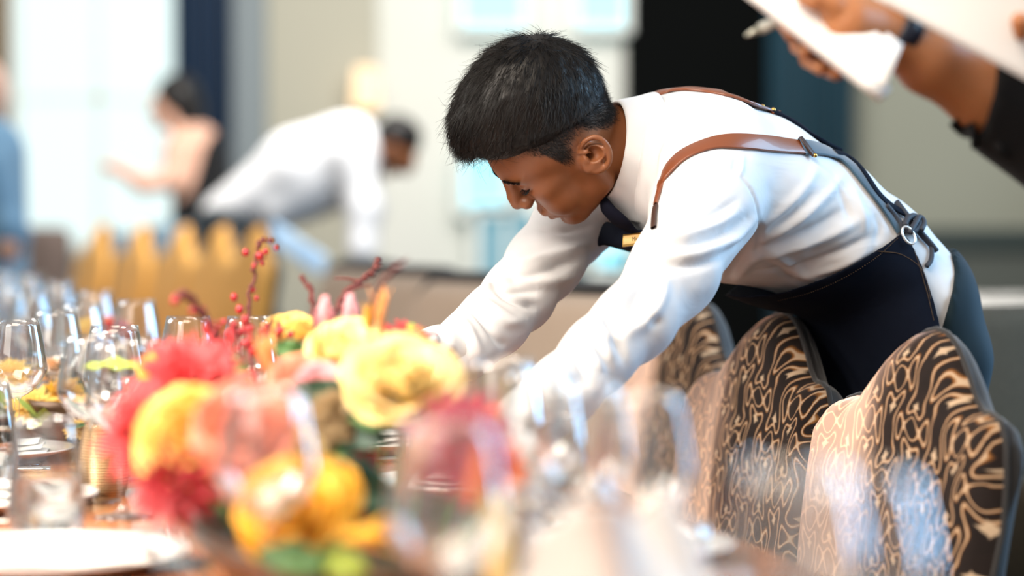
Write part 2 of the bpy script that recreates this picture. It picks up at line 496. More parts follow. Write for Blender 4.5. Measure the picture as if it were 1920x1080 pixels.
def thin_glass(name, tint=(.985,.99,.99), gain=1.0):
    m = bpy.data.materials.new(name); m.use_nodes = True; t = m.node_tree; t.nodes.clear()
    out = t.nodes.new('ShaderNodeOutputMaterial'); mx = t.nodes.new('ShaderNodeMixShader'); tr = t.nodes.new('ShaderNodeBsdfTransparent'); gl = t.nodes.new('ShaderNodeBsdfGlossy')
    tr.inputs[0].default_value = (*tint,1); gl.inputs[0].default_value = (1,1,1,1); gl.inputs['Roughness'].default_value = .02
    lw = t.nodes.new('ShaderNodeLayerWeight'); pw = t.nodes.new('ShaderNodeMath'); pw.operation = 'POWER'; pw.inputs[1].default_value = 2.0; t.links.new(lw.outputs['Facing'], pw.inputs[0])
    fr = t.nodes.new('ShaderNodeMath'); fr.operation = 'MULTIPLY_ADD'; fr.inputs[1].default_value = 1.0*gain; fr.inputs[2].default_value = .06; t.links.new(pw.outputs[0], fr.inputs[0])
    t.links.new(fr.outputs[0], mx.inputs[0]); t.links.new(tr.outputs[0], mx.inputs[1]); t.links.new(gl.outputs[0], mx.inputs[2]); t.links.new(mx.outputs[0], out.inputs[0]); return m
glass = thin_glass('clear_glass')
water = mat('clear_water', (1,1,1), .0, trans=1.0, ior=1.333)
def wine_glass(h=.205, r=.042, rim=.031):
    t = .0011
    out = [(0,0),(.034,0),(.035,.0012),(.030,.0028),(.012,.005),(.0045,.010),(.0038,.02),(.0036,.085),(.006,.094),(.018,.101),(.032,.113),(r,.132),(r*.99,.148),(r*.90,.172),(rim,h)]
    inn = [(rim-t,h),(r*.90-t,.172),(r*.99-t,.148),(r-t,.132),(.031,.115),(.017,.104),(0,.100)]
    sm = catmull(out[7:], 26); a = out[:7] + [tuple(p) for p in sm]; si = catmull(inn, 22); si[-1] = (0, .100)
    return MB().lathe(a + [tuple(p) for p in si], 40)
def tumbler(h=.135, r=.042, rim=.031):
    out = catmull([(.030,.0),(.037,.004),(r,.025),(r*.98,.05),(r*.86,.10),(rim,h)], 24)
    inn = catmull([(rim-.0012,h),(r*.86-.0013,.10),(r*.98-.0015,.05),(r-.002,.026),(.034,.011),(.0,.009)], 22); inn[-1] = (0,.009)
    return MB().lathe([(0,0)] + [tuple(p) for p in out] + [tuple(p) for p in inn], 40)
china = mat('white_china', (.86,.85,.83), .18, coat=.4)
linen = mat('white_linen', (.84,.82,.79), .85, sheen=.2); nt = NT(linen); nt.bump(nt.noise(60, 3), .25, .003)
silver = mat('polished_steel', (.78,.76,.72), .16, metal=1.0)
def plate():
    return MB().lathe([(0,.004),(.085,.004),(.09,0),(.096,.001),(.100,.007),(.136,.017),(.1375,.0185),(.136,.0195),(.100,.0105),(.092,.0065),(0,.0065)], 56)
protoG = MB.build(wine_glass(), 'wine_glass', glass); protoT = MB.build(tumbler(), 'water_glass', glass)
protoP = MB.build(plate(), 'dinner_plate', china)
def waterfill(h):
    return MB().lathe([(0,.0095),(.033,.0115),(.0392,.026),(.0393,.05),(.0365,.07),(.0362,h),(0,h)], 40)
used = set()
def put(proto, loc, label, cat, group, rz=0.0):
    if proto.name not in used: used.add(proto.name); o = proto
    else: o = copy_tree(proto)
    o.location = tuple(map(float, loc)); o.rotation_euler = (0,0,rz)
    return tag(o, label, cat, group)
def at(px, d, z=TZ): return np.array([(px-960)/FPX*d, d, z])    # a spot on the table, by eye
GW = 'stemmed wine glasses on the long table'
WG = [(228,2.80,'wine glass standing close beside the red dahlias'),
 (172,2.96,'wine glass just behind the near water glass'),
 (214,3.20,'wine glass with its rim above the pair beside the dahlias'),
 (352,3.50,'empty wine glass behind the red curved twig'),
 (466,3.50,'wine glass half hidden behind the far yellow rose and berries'),
 (255,4.20,'wine glass in front of the rightmost golden chair row end'),
 (178,4.75,'wine glass before the middle of the golden chairs'),
 (152,4.05,'wine glass overlapping the one before the golden chairs'),
 (112,5.50,'small wine glass before the leftmost golden chair'),
 (30,3.40,'wine glass nearest the picture edge among the yellow centrepiece'),
 (104,3.75,'wine glass above the small yellow centrepiece'),
 (58,6.15,'distant wine glass before the brown armchair'),
 (12,6.60,'farthest wine glass on the table by the blue-grey guest'),
 (60,4.60,'wine glass in the second far setting by the table edge'),
 (18,5.20,'wine glass partly cut by the picture edge, far down the table'),
 (942,2.47,'wine glass beside the near gloved hand'),
 (1012,2.28,'blurred wine glass in front of the near white cuff'),
 (1098,2.12,'blurred wine glass between the cuff and the patterned chairs'),
 (1206,1.98,'blurred bluish wine glass before the farthest patterned chair'),
 (840,1.70,'very blurred wine glass in front of the flowers under the big yellow rose'),
 (1492,1.42,'very blurred wine glass in front of the middle patterned chair'),
 (1612,1.36,'very blurred wine glass in front of the nearest patterned chair'),
 (500,2.02,'blurred wine glass in front of the coral rose')]
for px, d, lb in WG:
    put(protoG, at(px, d), lb, 'wine glass', GW)
TG = [(84,2.575,'clear water glass nearest the table edge, in front of the plates', .072),
 (-30,3.1,'water glass at the picture edge behind the nearest one', .06),
 (150,4.3,'water glass far down beside the yellow centrepiece', .06),
 (1270,2.36,'low water glass in front of the middle patterned chair', 0),
 (1040,2.62,'water glass under the near gloved hand', .06)]
for px, d, lb, wh in TG:
    if px == 1270: continue
    o = put(protoT, at(px, d), lb, 'water glass', 'water glasses on the long table')
    if wh:
        wo = waterfill(wh).build('water', water); wo.location = o.location; tag(wo, 'water inside the '+lb.replace('clear ','').split(',')[0][:60], 'water')
dish = MB().lathe([(0,0),(.022,0),(.026,.004),(.032,.03),(.034,.05),(.0325,.05),(.030,.03),(.024,.007),(0,.005)], 40).build('glass_dish', glass)
dish.location = at(1270, 2.36); tag(dish, 'small clear glass dish before the middle patterned chair', 'dish')
# plates, napkins, cutlery
plate_spots = []
names_l = ['nearest', 'second', 'third', 'fourth', 'fifth', 'sixth']
for i, s in enumerate((-.50,.02,.60,1.25,1.85,2.4)):
    plate_spots.append((T(s, .80 if i else .74), 'left', 'white plate on the window side, %s from the camera along the table' % names_l[i]))
for i, s in enumerate((-1.25,-.56,.04,.62,1.25,1.9)):
    plate_spots.append((T(s, .19 if i else .37), 'right', 'white plate before the patterned chairs, %s along the table' % names_l[i]))
def napkin(seed, big=1.0):
    """a linen napkin folded and stood up in soft pleats"""
    n, m = 15, 41; G = np.zeros((n, m, 3)); rg = np.random.default_rng(seed)
    ph = rg.uniform(0, 6)
    for i in range(n):
        v = i/(n-1)
        for j in range(m):
            a = 2*PI*j/(m-1); rr = (.062-.030*v+.020*v*v*math.sin(a*2+ph)) * (1+.16*math.sin(a*7+ph+2*v)*(.3+v))*big
            G[i,j] = (rr*math.cos(a)*1.25, rr*math.sin(a), v*.085*big*(1+.15*math.sin(a*3+ph)))
    return MB().grid(G)
def flat_napkin(seed):
    rg = np.random.default_rng(seed); mb = MB()
    for q in range(3):
        n, m = 8, 16; G = np.zeros((n, m, 3))
        for i in range(n):
            for j in range(m):
                x = (i/(n-1)-.5)*.075*(1-.12*q); y = (j/(m-1)-.5)*.20*(1-.06*q)
                G[i,j] = (x+.004*q, y, .008*q+.006*(1-(2*i/(n-1)-1)**4)+.002*math.sin(y*60+q))
        mb.grid(G)
    return mb
def fork():
    mb = MB(); mb.tube(catmull([(0,-.095,.003),(0,-.04,.004),(0,.02,.005),(0,.05,.009)], 14), np.linspace(.0045,.002,14), 8)
    for x in (-.0085,-.003,.003,.0085): mb.tube(catmull([(0,.05,.009),(x,.062,.010),(x,.085,.011),(x*.95,.105,.009)], 10), np.linspace(.002,.0011,10), 6)
    return mb
def knife():
    return MB().tube(catmull([(0,-.11,.004),(0,-.03,.004),(0,.0,.004)], 8), .0042, 8).box((0,.055,.004),(.016,.11,.0016), bevel=.0007)
fk = fork().build('fork', silver); kn = knife().build('knife', silver)
for i, (p, side, lb) in enumerate(plate_spots):
    put(protoP, p, lb, 'plate', 'dinner plates on the long table')
    tall = (side == 'right' and i in (6,))
    nm = (napkin(i, 1.5) if tall else flat_napkin(i)).build('napkin', linen)
    addmod(nm, 'SOLIDIFY', thickness=.0015, offset=0); addmod(nm, 'SUBSURF', levels=1, render_levels=1)
    nm.location = tuple(p + np.array([0,0,.008 if tall else .0085])); nm.rotation_euler = (0,0,TA + (PI/2 if side=='left' else -PI/2)*(1 if i%2 else .92))
    tag(nm, 'white linen napkin ' + ('standing in pleats' if tall else 'folded flat') + ' on the ' + lb.replace('white plate ','plate ').replace(' from the camera','').replace(' along the table',''), 'napkin', 'linen napkins on the plates')
    sg = 1 if side == 'left' else -1
    for pr, off, nmn in ((fk, -.175, 'fork'), (kn, .175, 'knife')):
        q = p + DL*off
        put(pr, q, 'steel %s beside the %s' % (nmn, lb.replace('white plate ','plate ').replace(' from the camera','')), nmn, nmn+'s at the place settings', TA + PI/2*sg)
# candle, candle holder
cw = mat('ivory_wax', (.86,.66,.30), .5, sss=.3)
cn_ = empty('candlestick', at(935,1.90), 0, 'slim ivory candle in a small gilt holder before the flowers', 'candle')
MB().lathe([(0,0),(.034,0),(.034,.004),(.014,.009),(.010,.016),(.014,.030),(.0125,.032),(0,.032)], 30).build('holder', brass_early := mat('gilt_metal', (.8,.5,.16), .25, metal=1.0), cn_)
cd_ = MB().lathe([(0,.028),(.0115,.028),(.0115,.128),(.009,.131),(0,.130)], 24).build('candle', cw, cn_)
MB().tube([(0,0,.13),(.0005,0,.138)], .0008, 6).build('wick', mat('wick', (.02,.02,.02), .8), cd_)
# woven tealight lantern between the glasses
bk_ = mat('bronze_mesh', (.30,.17,.08), .35, metal=.8); nt = NT(bk_); wv_ = nt.n('TexWave'); wv_.inputs['Scale'].default_value = 90; wv_.inputs['Distortion'].default_value = 2; nt.l(nt.mapping(nt.obj(), (0,0,1)), wv_.inputs[0]); wv_.bands_direction = 'Z'
nt.color(nt.mix(wv_.outputs[1], (.10,.05,.02), (.65,.42,.22))); nt.bump(wv_.outputs[1], .5, .002)
ln = MB().lathe([(0,0),(.026,0),(.030,.01),(.032,.05),(.026,.085),(.022,.092),(.021,.091),(.025,.084),(.030,.05),(.028,.012),(0,.006)], 32).build('tealight_holder', bk_)
ln.location = at(193, 3.02); tag(ln, 'ribbed bronze tealight holder behind the wine glasses', 'candle holder')
# ================================================================== upholstered chairs
def velvet(name, dark, dark2, line, edge, sheen_col, sheen):
    m = mat(name, dark, .85, sheen=sheen, sheen_tint=sheen_col, sheen_rough=.32, spec=.25); nt = NT(m)
    uv = nt.n('SeparateXYZ'); nt.l(nt.uv(), uv.inputs[0]); x, y = uv.outputs[0], uv.outputs[1]
    M = nt.math; sn = lambda a: M('SINE', a); cs = lambda a: M('COSINE', a)
    v = M('ADD', x, M('MULTIPLY', sn(M('MULTIPLY', y, 80.)), .004))
    u = M('ADD', y, M('ADD', M('MULTIPLY', sn(M('MULTIPLY_ADD', x, 70., 1.)), .006), M('MULTIPLY', sn(M('MULTIPLY_ADD', x, 31., M('MULTIPLY', y, 40.))), .004)))
    wob = M('MULTIPLY', M('SUBTRACT', nt.noise(14, 2, nt.uv()), .5), .016)
    U = M('MULTIPLY', M('ADD', u, wob), 2*PI/.128); V = M('MULTIPLY', M('ADD', v, wob), 2*PI/.125)
    def term(k, a, b=None): r = M('MULTIPLY', a, k); return M('MULTIPLY', r, b) if b is not None else r
    m_ = lambda a, k: M('MULTIPLY', a, k)
    g = M('ADD', term(1., cs(U), cs(V)), term(.55, cs(m_(U, 2.))))
    g = M('ADD', g, term(-.5, cs(m_(V, 2.)))); g = M('ADD', g, term(.55, cs(m_(V, 3.)), cs(U)))
    g = M('ADD', g, term(.35, cs(m_(U, 3.)), cs(V))); g = M('ADD', g, term(.25, cs(m_(V, 4.))))
    d = M('MINIMUM', M('ABSOLUTE', M('ADD', g, .45)), M('ABSOLUTE', M('SUBTRACT', g, .75)))
    d = M('ADD', d, M('MULTIPLY', M('SUBTRACT', nt.noise(260, 2, nt.uv()), .5), .10))
    st = M('ADD', M('POWER', M('ABSOLUTE', cs(U)), .7), M('POWER', M('ABSOLUTE', sn(V)), .7))
    pile = nt.mix(nt.noise(50, 3, nt.uv()), dark, dark2)
    lf = nt.ramp(d, [(.05,(1,1,1)),(.13,(0,0,0))]); ef = nt.ramp(d, [(.13,(1,1,1)),(.26,(0,0,0))])
    c = nt.mix(ef, pile, edge); c = nt.mix(lf, c, line)
    c = nt.mix(nt.ramp(st, [(.52,(1,1,1)),(.66,(0,0,0))]), c, line)
    r = ef
    nt.color(c)
    t = m.node_tree; out = [n for n in t.nodes if n.type == 'OUTPUT_MATERIAL'][0]; ad = t.nodes.new('ShaderNodeAddShader'); sv = t.nodes.new('ShaderNodeBsdfSheen')
    sv.inputs['Color'].default_value = (*sheen_col, 1); sv.inputs['Roughness'].default_value = .26
    # the pile leans sideways towards one edge of the back, as brushed velvet does
    lean = nt.math('ADD', nt.math('MULTIPLY', nt.math('ADD', x, -.005), 11.0), nt.math('MULTIPLY', nt.math('SUBTRACT', nt.noise(5, 3, nt.uv()), .5), 1.6))
    lean = nt.math('MULTIPLY', nt.math('MAXIMUM', nt.math('MINIMUM', lean, 1.0), -.25), 1.1)
    cv_ = nt.n('CombineXYZ'); nt.l(lean, cv_.inputs[1]); vt = nt.n('VectorTransform'); vt.vector_type = 'VECTOR'; vt.convert_from = 'OBJECT'; vt.convert_to = 'WORLD'; nt.l(cv_.outputs[0], vt.inputs[0])
    ge = nt.n('NewGeometry'); va_ = nt.n('VectorMath'); va_.operation = 'ADD'; nt.l(ge.outputs['Normal'], va_.inputs[0]); nt.l(vt.outputs[0], va_.inputs[1])
    vn_ = nt.n('VectorMath'); vn_.operation = 'NORMALIZE'; nt.l(va_.outputs[0], vn_.inputs[0]); nt.l(vn_.outputs[0], sv.inputs['Normal'])
    t.links.new(nt.b.outputs[0], ad.inputs[0]); t.links.new(sv.outputs[0], ad.inputs[1]); t.links.new(ad.outputs[0], out.inputs[0])
    nt.bump(nt.math('ADD', nt.math('MULTIPLY', r, -.6), nt.math('MULTIPLY', nt.noise(900, 1, nt.uv()), .25)), .5, .0025)
    return m
pat = velvet('patterned_cut_velvet', (.006,.004,.0035), (.018,.010,.008), (.50,.36,.24), (.26,.10,.02), (.95,.66,.54), .3)
gold = mat('mustard_gold_velvet', (.80,.38,.06), .8, sheen=.5, sheen_tint=(1.,.75,.4)); nt = NT(gold); nt.color(nt.mix(nt.noise(7, 3), (.62,.26,.03), (.90,.48,.11)))
darkleg = mat('dark_stained_beech', (.02,.012,.008), .35)
backcloth = mat('dark_chair_back_cloth', (.012,.010,.010), .8, sheen=.3)
def camel(u):
    a = abs(u)
    return np.interp(a, [0,.12,.25,.40,.52,.62,.72,.84,.93,.98,1.0], [1.0,.995,.978,.945,.915,.900,.900,.892,.865,.82,.76])
def make_chair(mt, h=.955, wid=.48, curve=-.018, prof=None, th=.040):
    """local frame: the sitter looks along -x, the back stands at x=0"""
    root = empty('upholstered_chair')
    nu, nv = 49, 30; z0 = .40
    rings = []
    # front and rear skins joined by a rounded rim
    def pt(u, v, off):
        zt = z0 + (h-z0)*1.0
        top = z0 + (h*(prof or camel)(u)-z0)
        z = z0 + (top-z0)*v
        y = u*wid/2*(1-.10*(1-v))
        x = curve*abs(u)**2.2 - .010*math.sin(PI*v)+ .05*((z-.4)/.55)**1.4 
        return np.array([x+off, y, z])
    us = np.sin(np.linspace(-1,1,nu)*PI/2)*.5+np.linspace(-1,1,nu)*.5
    vs = 1-(1-np.linspace(0,1,nv))**1.5
    Fg = np.zeros((nv, nu, 3)); Bg = np.zeros((nv, nu, 3)); uvF = np.zeros((nv, nu, 2))
    for i, v in enumerate(vs):
        for j, u in enumerate(us):
            edge = min((1-abs(u))/.16, (1-v)/.09, 1.0); bul = math.sqrt(max(0, 1-(1-edge)**2))
            puff = .012*(1-u*u)*(math.sin(PI*min(v,1)))
            Fg[i,j] = pt(u, v, -th*bul-puff); Bg[i,j] = pt(u, v, th*bul*.9)
            uvF[i,j] = (Fg[i,j,1]*1.08, Fg[i,j,2])
    b = MB(); b.grid(Fg[:, ::-1], uv=uvF[:, ::-1]); 
    bf = b.build('backrest', mt, root, uv=True)
    b2 = MB(); b2.grid(Bg); b2.build('back_panel', backcloth, root)
    # piping along the rim
    rim = [pt(u, v, 0.0) for u, v in [(-1, q) for q in np.linspace(0,1,10)] + [(q,1) for q in us[1:-1]] + [(1,q) for q in np.linspace(1,0,10)]]
    MB().tube(rim, (.0042 if prof is None else .026), 7).build('piping', backcloth, root)
    # seat
    n = 21; S = np.zeros((n, 24, 3)); 
    mb = MB().box((-.27,0,.42),(.50,.48,.11), bevel=.035); mb.uvs = [(p[1], p[0]) for p in mb.v]; se = mb.build('seat', mt, root, uv=True) 
    MB().box((-.27,0,.35),(.46,.44,.05), bevel=.008).build('seat_frame', darkleg, root)
    for sx, sy in ((-.47,.20),(-.47,-.20),(-.05,.20),(-.05,-.20)):
        MB().tube([(sx+(.05 if sx>-.1 else -.01),sy*1.05,0),(sx,sy,.36)], [.016,.024], 10).build('leg', darkleg, root)
    return root
PHI = math.radians(19)
ch = make_chair(pat)
row = [(1693,3.08,PHI,'patterned velvet chair nearest the camera, at the corner of the frame'),
 (1412,3.62,PHI,'patterned velvet chair between the nearest one and the waiter sleeve'),
 (1264,4.14,PHI,'patterned velvet chair directly behind the waiter near forearm')]
for i, (px, d, ph, lb) in enumerate(row):
    o = ch if i == 0 else copy_tree(ch)
    o.location = ((px-960)/FPX*d, d, 0); o.rotation_euler = (0,0,ph)
    tag(o, lb, 'chair', 'patterned velvet chairs along the table')
boxy = lambda u: 1.0 - .15*max(0, (abs(u)-.50)/.50)**2.4 - .12*max(0, (abs(u)-.88)/.12)**2
beige_f = mat('beige_upholstery', (.52,.40,.30), .85, sheen=.4); nt = NT(beige_f); nt.color(nt.mix(nt.noise(40, 3), (.48,.36,.27), (.58,.45,.345)))
bch = make_chair(beige_f, .94, .50, .01, boxy, .05)
for i, (px, d, ph, lb) in enumerate([(1046,5.05,40,'beige chair with dark edge between the two white sleeves'), (862,5.95,39,'beige chair with dark edge just beyond the far sleeve'), (752,6.7,38,'beige chair with dark edge behind the slanting red twig'), (662,7.4,37,'farthest beige chair with dark edge beside the bending waiter behind')]):
    o = bch if i == 0 else copy_tree(bch)
    o.location = ((px-960)/FPX*d, d, 0); o.rotation_euler = (0,0,math.radians(ph)); tag(o, lb, 'chair', 'beige chairs farther along the table')
gch = make_chair(gold, 1.07, .5)
for i, (px, d) in enumerate([(458,8.2),(392,8.75),(322,9.3),(245,9.85),(170,10.4)]):
    o = gch if i == 0 else copy_tree(gch)
    o.location = ((px-960)/FPX*d, d, 0); o.rotation_euler = (0,0,math.radians(24))
    tag(o, 'mustard gold velvet chair, ' + ['nearest the bending waiter behind','second from the bending waiter behind','in the middle of the golden row','second from the brown armchair','beside the brown armchair at the end of the row'][i], 'chair', 'mustard gold chairs in the background')
def armchair(loc, rz, m, label, h=.93, wd=.62):
    root = empty('armchair', loc, rz, label, 'armchair')
    MB().box((0,0,(.36+h)/2),(.14,wd,h-.36), bevel=.05).build('backrest', m, root)
    MB().box((-.30,0,.40),(.58,wd-.1,.18), bevel=.05).build('seat', m, root)
    for s in (-1,1): MB().box((-.28,s*(wd/2),.46),(.56,.10,.36), bevel=.04).build('armrest', m, root)
    for x in (-.5,.0):
        for s in (-1,1): MB().tube([(x,s*(wd/2-.04),0),(x,s*(wd/2-.04),.32)], [.016,.022], 8).build('leg', darkleg, root)
    return root
tweed = mat('brown_tweed', (.10,.085,.055), .9); nt = NT(tweed); nt.color(nt.mix(nt.noise(160, 3), (.022,.017,.010), (.10,.08,.05))); nt.bump(nt.noise(240, 2), .5, .004)
greyf = mat('grey_brown_fabric', (.16,.12,.105), .9)
armchair((1.06, 4.75, 0), math.radians(115), tweed, 'brown tweed armchair behind the nearest patterned chair', .925, .70)
armchair(((30-960)/FPX*11.4, 11.4, 0), math.radians(60), greyf, 'grey-brown armchair at the end of the golden chairs', 1.05)
# side table with white cloth at the right
rt = empty('round_table', (2.35, 10.2, 0), 0, 'round side table under a white cloth near the grey wall', 'table')
MB().lathe([(0,.70),(.62,.70),(.62,.73),(0,.73)], 48).build('tabletop', wood, rt)
MB().tube([(0,0,.03),(0,0,.70)], .05, 16).lathe([(0,0),(.26,0),(.26,.025),(.05,.05),(0,.05)], 32).build('pedestal', darkleg, rt)
G = np.zeros((9, 97, 3))
for i in range(9):
    for j in range(97):
        a = 2*PI*j/96; r = .66+.02*i/8 + (.03*math.sin(a*14) if i > 2 else 0)*i/8; G[i,j] = (r*math.cos(a), r*math.sin(a), .742-.30*i/8)
tc = MB().grid(G).lathe([(0,.742),(.66,.742)], 96).build('tablecloth', linen); tc.location = rt.location; tag(tc, 'white cloth draped over the round side table', 'tablecloth')
for a in range(3):
    pl = copy_tree(protoP); pl.location = (2.35-.30+.28*a, 10.0+.12*(a%2), .742); tag(pl, ['white plate on the round side table, nearest the waiter','middle white plate on the round side table','white plate on the round side table, farthest from the waiter'][a], 'plate', 'plates on the round side table')
# ================================================================== flowers: every bloom and twig stands in the low bowls on the table
def petal_mat(name, a, b, tr=.25):
    m = mat(name, a, .55, sss=.15, sheen=.15); nt = NT(m)
    m.node_tree.nodes['Principled BSDF'].inputs['Subsurface Radius'].default_value = (.01,.006,.003)
    nt.color(nt.mix(nt.noise(26, 3), a, b)); nt.bump(nt.noise(120, 3), .2, .001); return m
PM = {'yellow': petal_mat('yellow_petal', (.92,.56,.09), (.95,.68,.20)), 'cream': petal_mat('pale_yellow_petal', (.93,.66,.20), (.95,.78,.40)),
 'deep_yellow': petal_mat('deep_yellow_petal', (.90,.42,.01), (.92,.52,.03)), 'coral': petal_mat('coral_petal', (.85,.22,.13), (.90,.34,.22)),
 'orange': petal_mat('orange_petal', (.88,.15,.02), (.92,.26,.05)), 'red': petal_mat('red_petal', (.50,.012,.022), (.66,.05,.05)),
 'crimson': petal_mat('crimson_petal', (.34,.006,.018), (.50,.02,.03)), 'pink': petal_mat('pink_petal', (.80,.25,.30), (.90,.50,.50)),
 'magenta': petal_mat('magenta_petal', (.50,.02,.10), (.65,.08,.16)), 'white': petal_mat('cream_white_petal', (.88,.78,.70), (.90,.84,.78)),
 'apricot': petal_mat('apricot_petal', (.90,.36,.10), (.93,.50,.20))}
leaf_m = petal_mat('green_leaf', (.045,.12,.03), (.09,.22,.045)); leaf_d = petal_mat('dark_green_leaf', (.012,.045,.022), (.03,.09,.05)); leaf_y = petal_mat('yellow_green_leaf', (.25,.36,.03), (.42,.50,.06))
stem_m = mat('green_stem', (.08,.15,.03), .6); twig_m = mat('red_brown_twig', (.13,.022,.018), .6); berry_m = mat('red_berry', (.42,.008,.015), .25, coat=.4); pod_m = petal_mat('dry_tan_pod', (.25,.16,.07), (.40,.28,.14))
bowl_m = mat('dark_bronze_bowl', (.10,.05,.025), .3, metal=.6)
def bowl(loc, ax, ay, h, label):
    o = MB().lathe([(0,0),(.55,0),(.8,.2),(1.0,.7),(1.02,1.0),(.97,1.0),(.93,.7),(.7,.3),(0,.22)], 48)
    o.v = [(x*ax, y*ay, z*h) for x,y,z in o.v]
    b = o.build('flower_bowl', bowl_m); b.location = tuple(loc); b.rotation_euler = (0,0,TA); return tag(b, label, 'bowl')
B1 = T(-.62,.46); B2 = T(.92,.62); B3 = T(1.55,.55)
bowl(B1, .15, .36, .055, 'long dark bronze bowl holding the nearest flowers')
bowl(B2, .12, .20, .07, 'dark bronze bowl holding the small yellow flowers farther along')
bowl(B3, .12, .20, .07, 'dark bronze bowl in the farthest centrepiece on the table')
def frame(n):
    n = nrm(n); a = nrm(np.cross(n, [0.3,.2,1.0])); return np.array([a, np.cross(n, a), n])
def petal_grid(L, wd, base_r, tilt, curl, phi, nu=7, nv=8, tip=.0, z0=0.0, ruffle=0.0, seed=0):
    """cupped petal: grows from the axis outwards by tilt (0 upright, 90 flat)"""
    G = np.zeros((nv, nu, 3))
    for i in range(nv):
        t = i/(nv-1); ang = tilt + curl*t*t
        # arc along the petal
        r = base_r; z = z0
        for q in range(i):
            tt = (q+.5)/(nv-1); a_ = tilt + curl*tt*tt; r += L/(nv-1)*math.sin(a_); z += L/(nv-1)*math.cos(a_)
        w_ = wd*(math.sin(PI*(t*.80+.10))**.7)*(1-tip*t**3)
        for j in range(nu):
            s_ = (j/(nu-1)-.5)*2
            cup = (s_*s_)*w_*.35
            rr = r - cup*math.cos(ang)*.8; zz = z + cup*math.sin(ang)*.5 + ruffle*math.sin(s_*7+seed)*t
            x = rr; y = s_*w_*.5
            G[i,j] = (x*math.cos(phi)-y*math.sin(phi), x*math.sin(phi)+y*math.cos(phi), zz)
    return G
def rose(R, seed=0, full=1.0):
    rg = np.random.default_rng(seed); mb = MB()
    layers = [(3,.10,.08,.5,.55),(3,.20,.16,.58,.7),(4,.34,.30,.66,.8),(5,.50,.52,.72,.9),(5,.66,.82,.78,.9),(6,.78,1.10,.80,.9)]
    for k, (n, br, tilt, ln, cu) in enumerate(layers):
        for i in range(n):
            phi = 2*PI*i/n + k*1.1 + rg.normal()*.12
            G = petal_grid(R*(ln+.12*k*.3)*1.0, R*(.62+.20*k), R*br*.25, tilt*full+rg.normal()*.06, cu*.35*full, phi, ruffle=R*.02, seed=rg.uniform(0,6), z0=-.15*R*k*.4)
            mb.grid(G)
    return mb
def dahlia(R, n=5, seed=0, tip=.85, wid=.24, flat=1.0):
    rg = np.random.default_rng(seed); mb = MB()
    for k in range(n):
        c = 7+4*k
        for i in range(c):
            phi = 2*PI*i/c + k*.7 + rg.normal()*.06
            mb.grid(petal_grid(R*(.35+.65*k/(n-1))*rg.uniform(.85,1.1), R*wid, R*.05, (.15+1.25*k/(n-1))*flat+rg.normal()*.10, .25, phi, nu=4, nv=6, tip=tip, z0=-.04*R*k))
    return mb
def bud(R, n=5, seed=0, tilt=.12):
    mb = MB()
    for i in range(n): mb.grid(petal_grid(R*2.4, R*1.25, R*.22, tilt, -.35, 2*PI*i/n+seed, nu=5, nv=9, tip=.75))
    for i in range(n): mb.grid(petal_grid(R*2.0, R*1.1, R*.10, tilt*.6, -.3, 2*PI*(i+.5)/n+seed, nu=5, nv=9, tip=.75))
    return mb
def spike(R, n=4, seed=0):
    mb = MB()
    for i in range(n): mb.grid(petal_grid(R*4, R*1.0, R*.1, .10+.06*i, .05, 2*PI*i/n+seed, nu=4, nv=9, tip=.95))
    return mb
def flower(name, mb, mt, px, py, d, face, label, cat, group=None, bw=None, stem=True, sepal=True):
    c = P(px, py, d); A = frame(face)
    V_ = np.array(mb.v) @ A
    root = empty(name, c, 0, label, cat, group)
    p_ = mesh_obj('petals', V_, mb.f, mt, root); addmod(p_, 'SOLIDIFY', thickness=.0006)
    b_ = B1 if bw is None else bw
    if stem:
        q = b_ - c; ba = c*.0
        # foot of the stem inside the bowl
        rel = (c - b_); s_ = rel@DL; t_ = rel@DW; lim = (.28,.10) if b_ is B1 else (.15,.09)
        foot = b_ + DL*np.clip(s_*.8,-lim[0],lim[0]) + DW*np.clip(t_*.8,-lim[1],lim[1]) + [0,0,.030] - c
        n_ = nrm(face); ext = np.abs(V_ @ n_).max()*.15
        MB().tube(catmull([-n_*ext*.2, -n_*(ext+.012)+[0,0,-.008], foot*.55+[0,0,.01], foot], 16), .0024, 7).build('stem', stem_m, root)
    return root
UPF = U_*.8 - D_*.9
cam_f = -D_
YG = 'blooms in the nearest centrepiece'
def fl(*a, **k): return flower(*a, group=YG, **k)
fl('rose', rose(.058,1), PM['cream'], 752,722,2.42, cam_f*.75+U_*.8+R_*.1, 'largest pale yellow rose, just left of the near cuff, wide open', 'flower')
fl('rose', rose(.036,2,.8), PM['yellow'], 545,628,2.86, U_+cam_f*.4, 'sharp yellow rose at the back in front of the twig', 'flower')
fl('rose', rose(.046,3), PM['cream'], 655,668,2.62, cam_f*.7+U_*.7, 'creamy yellow rose between the pink buds and the largest rose', 'flower')
fl('rose', rose(.052,4,.9), PM['yellow'], 362,832,2.26, cam_f+U_*.25-R_*.2, 'yellow rose just below the red dahlia', 'flower')
fl('rose', rose(.047,5,.85), PM['coral'], 462,812,2.20, cam_f+U_*.3, 'coral pink rose beside the yellow rose below the dahlia', 'flower')
fl('rose', rose(.042,6,.9), PM['orange'], 570,828,2.46, cam_f+U_*.5, 'bright orange rose in the middle of the arrangement', 'flower')
fl('rose', rose(.050,7,.9), PM['deep_yellow'], 552,968,2.12, cam_f+U_*.45, 'deep yellow bloom lowest in the arrangement', 'flower')
fl('rose', rose(.040,8,.9), PM['cream'], 520,868,2.22, cam_f+U_*.5, 'soft yellow rose above the lowest yellow bloom', 'flower')
fl('rose', rose(.034,9,.8), PM['deep_yellow'], 610,930,2.16, cam_f*.8+U_*.4+R_*.4, 'small deep yellow bloom touching the lowest yellow bloom', 'flower')
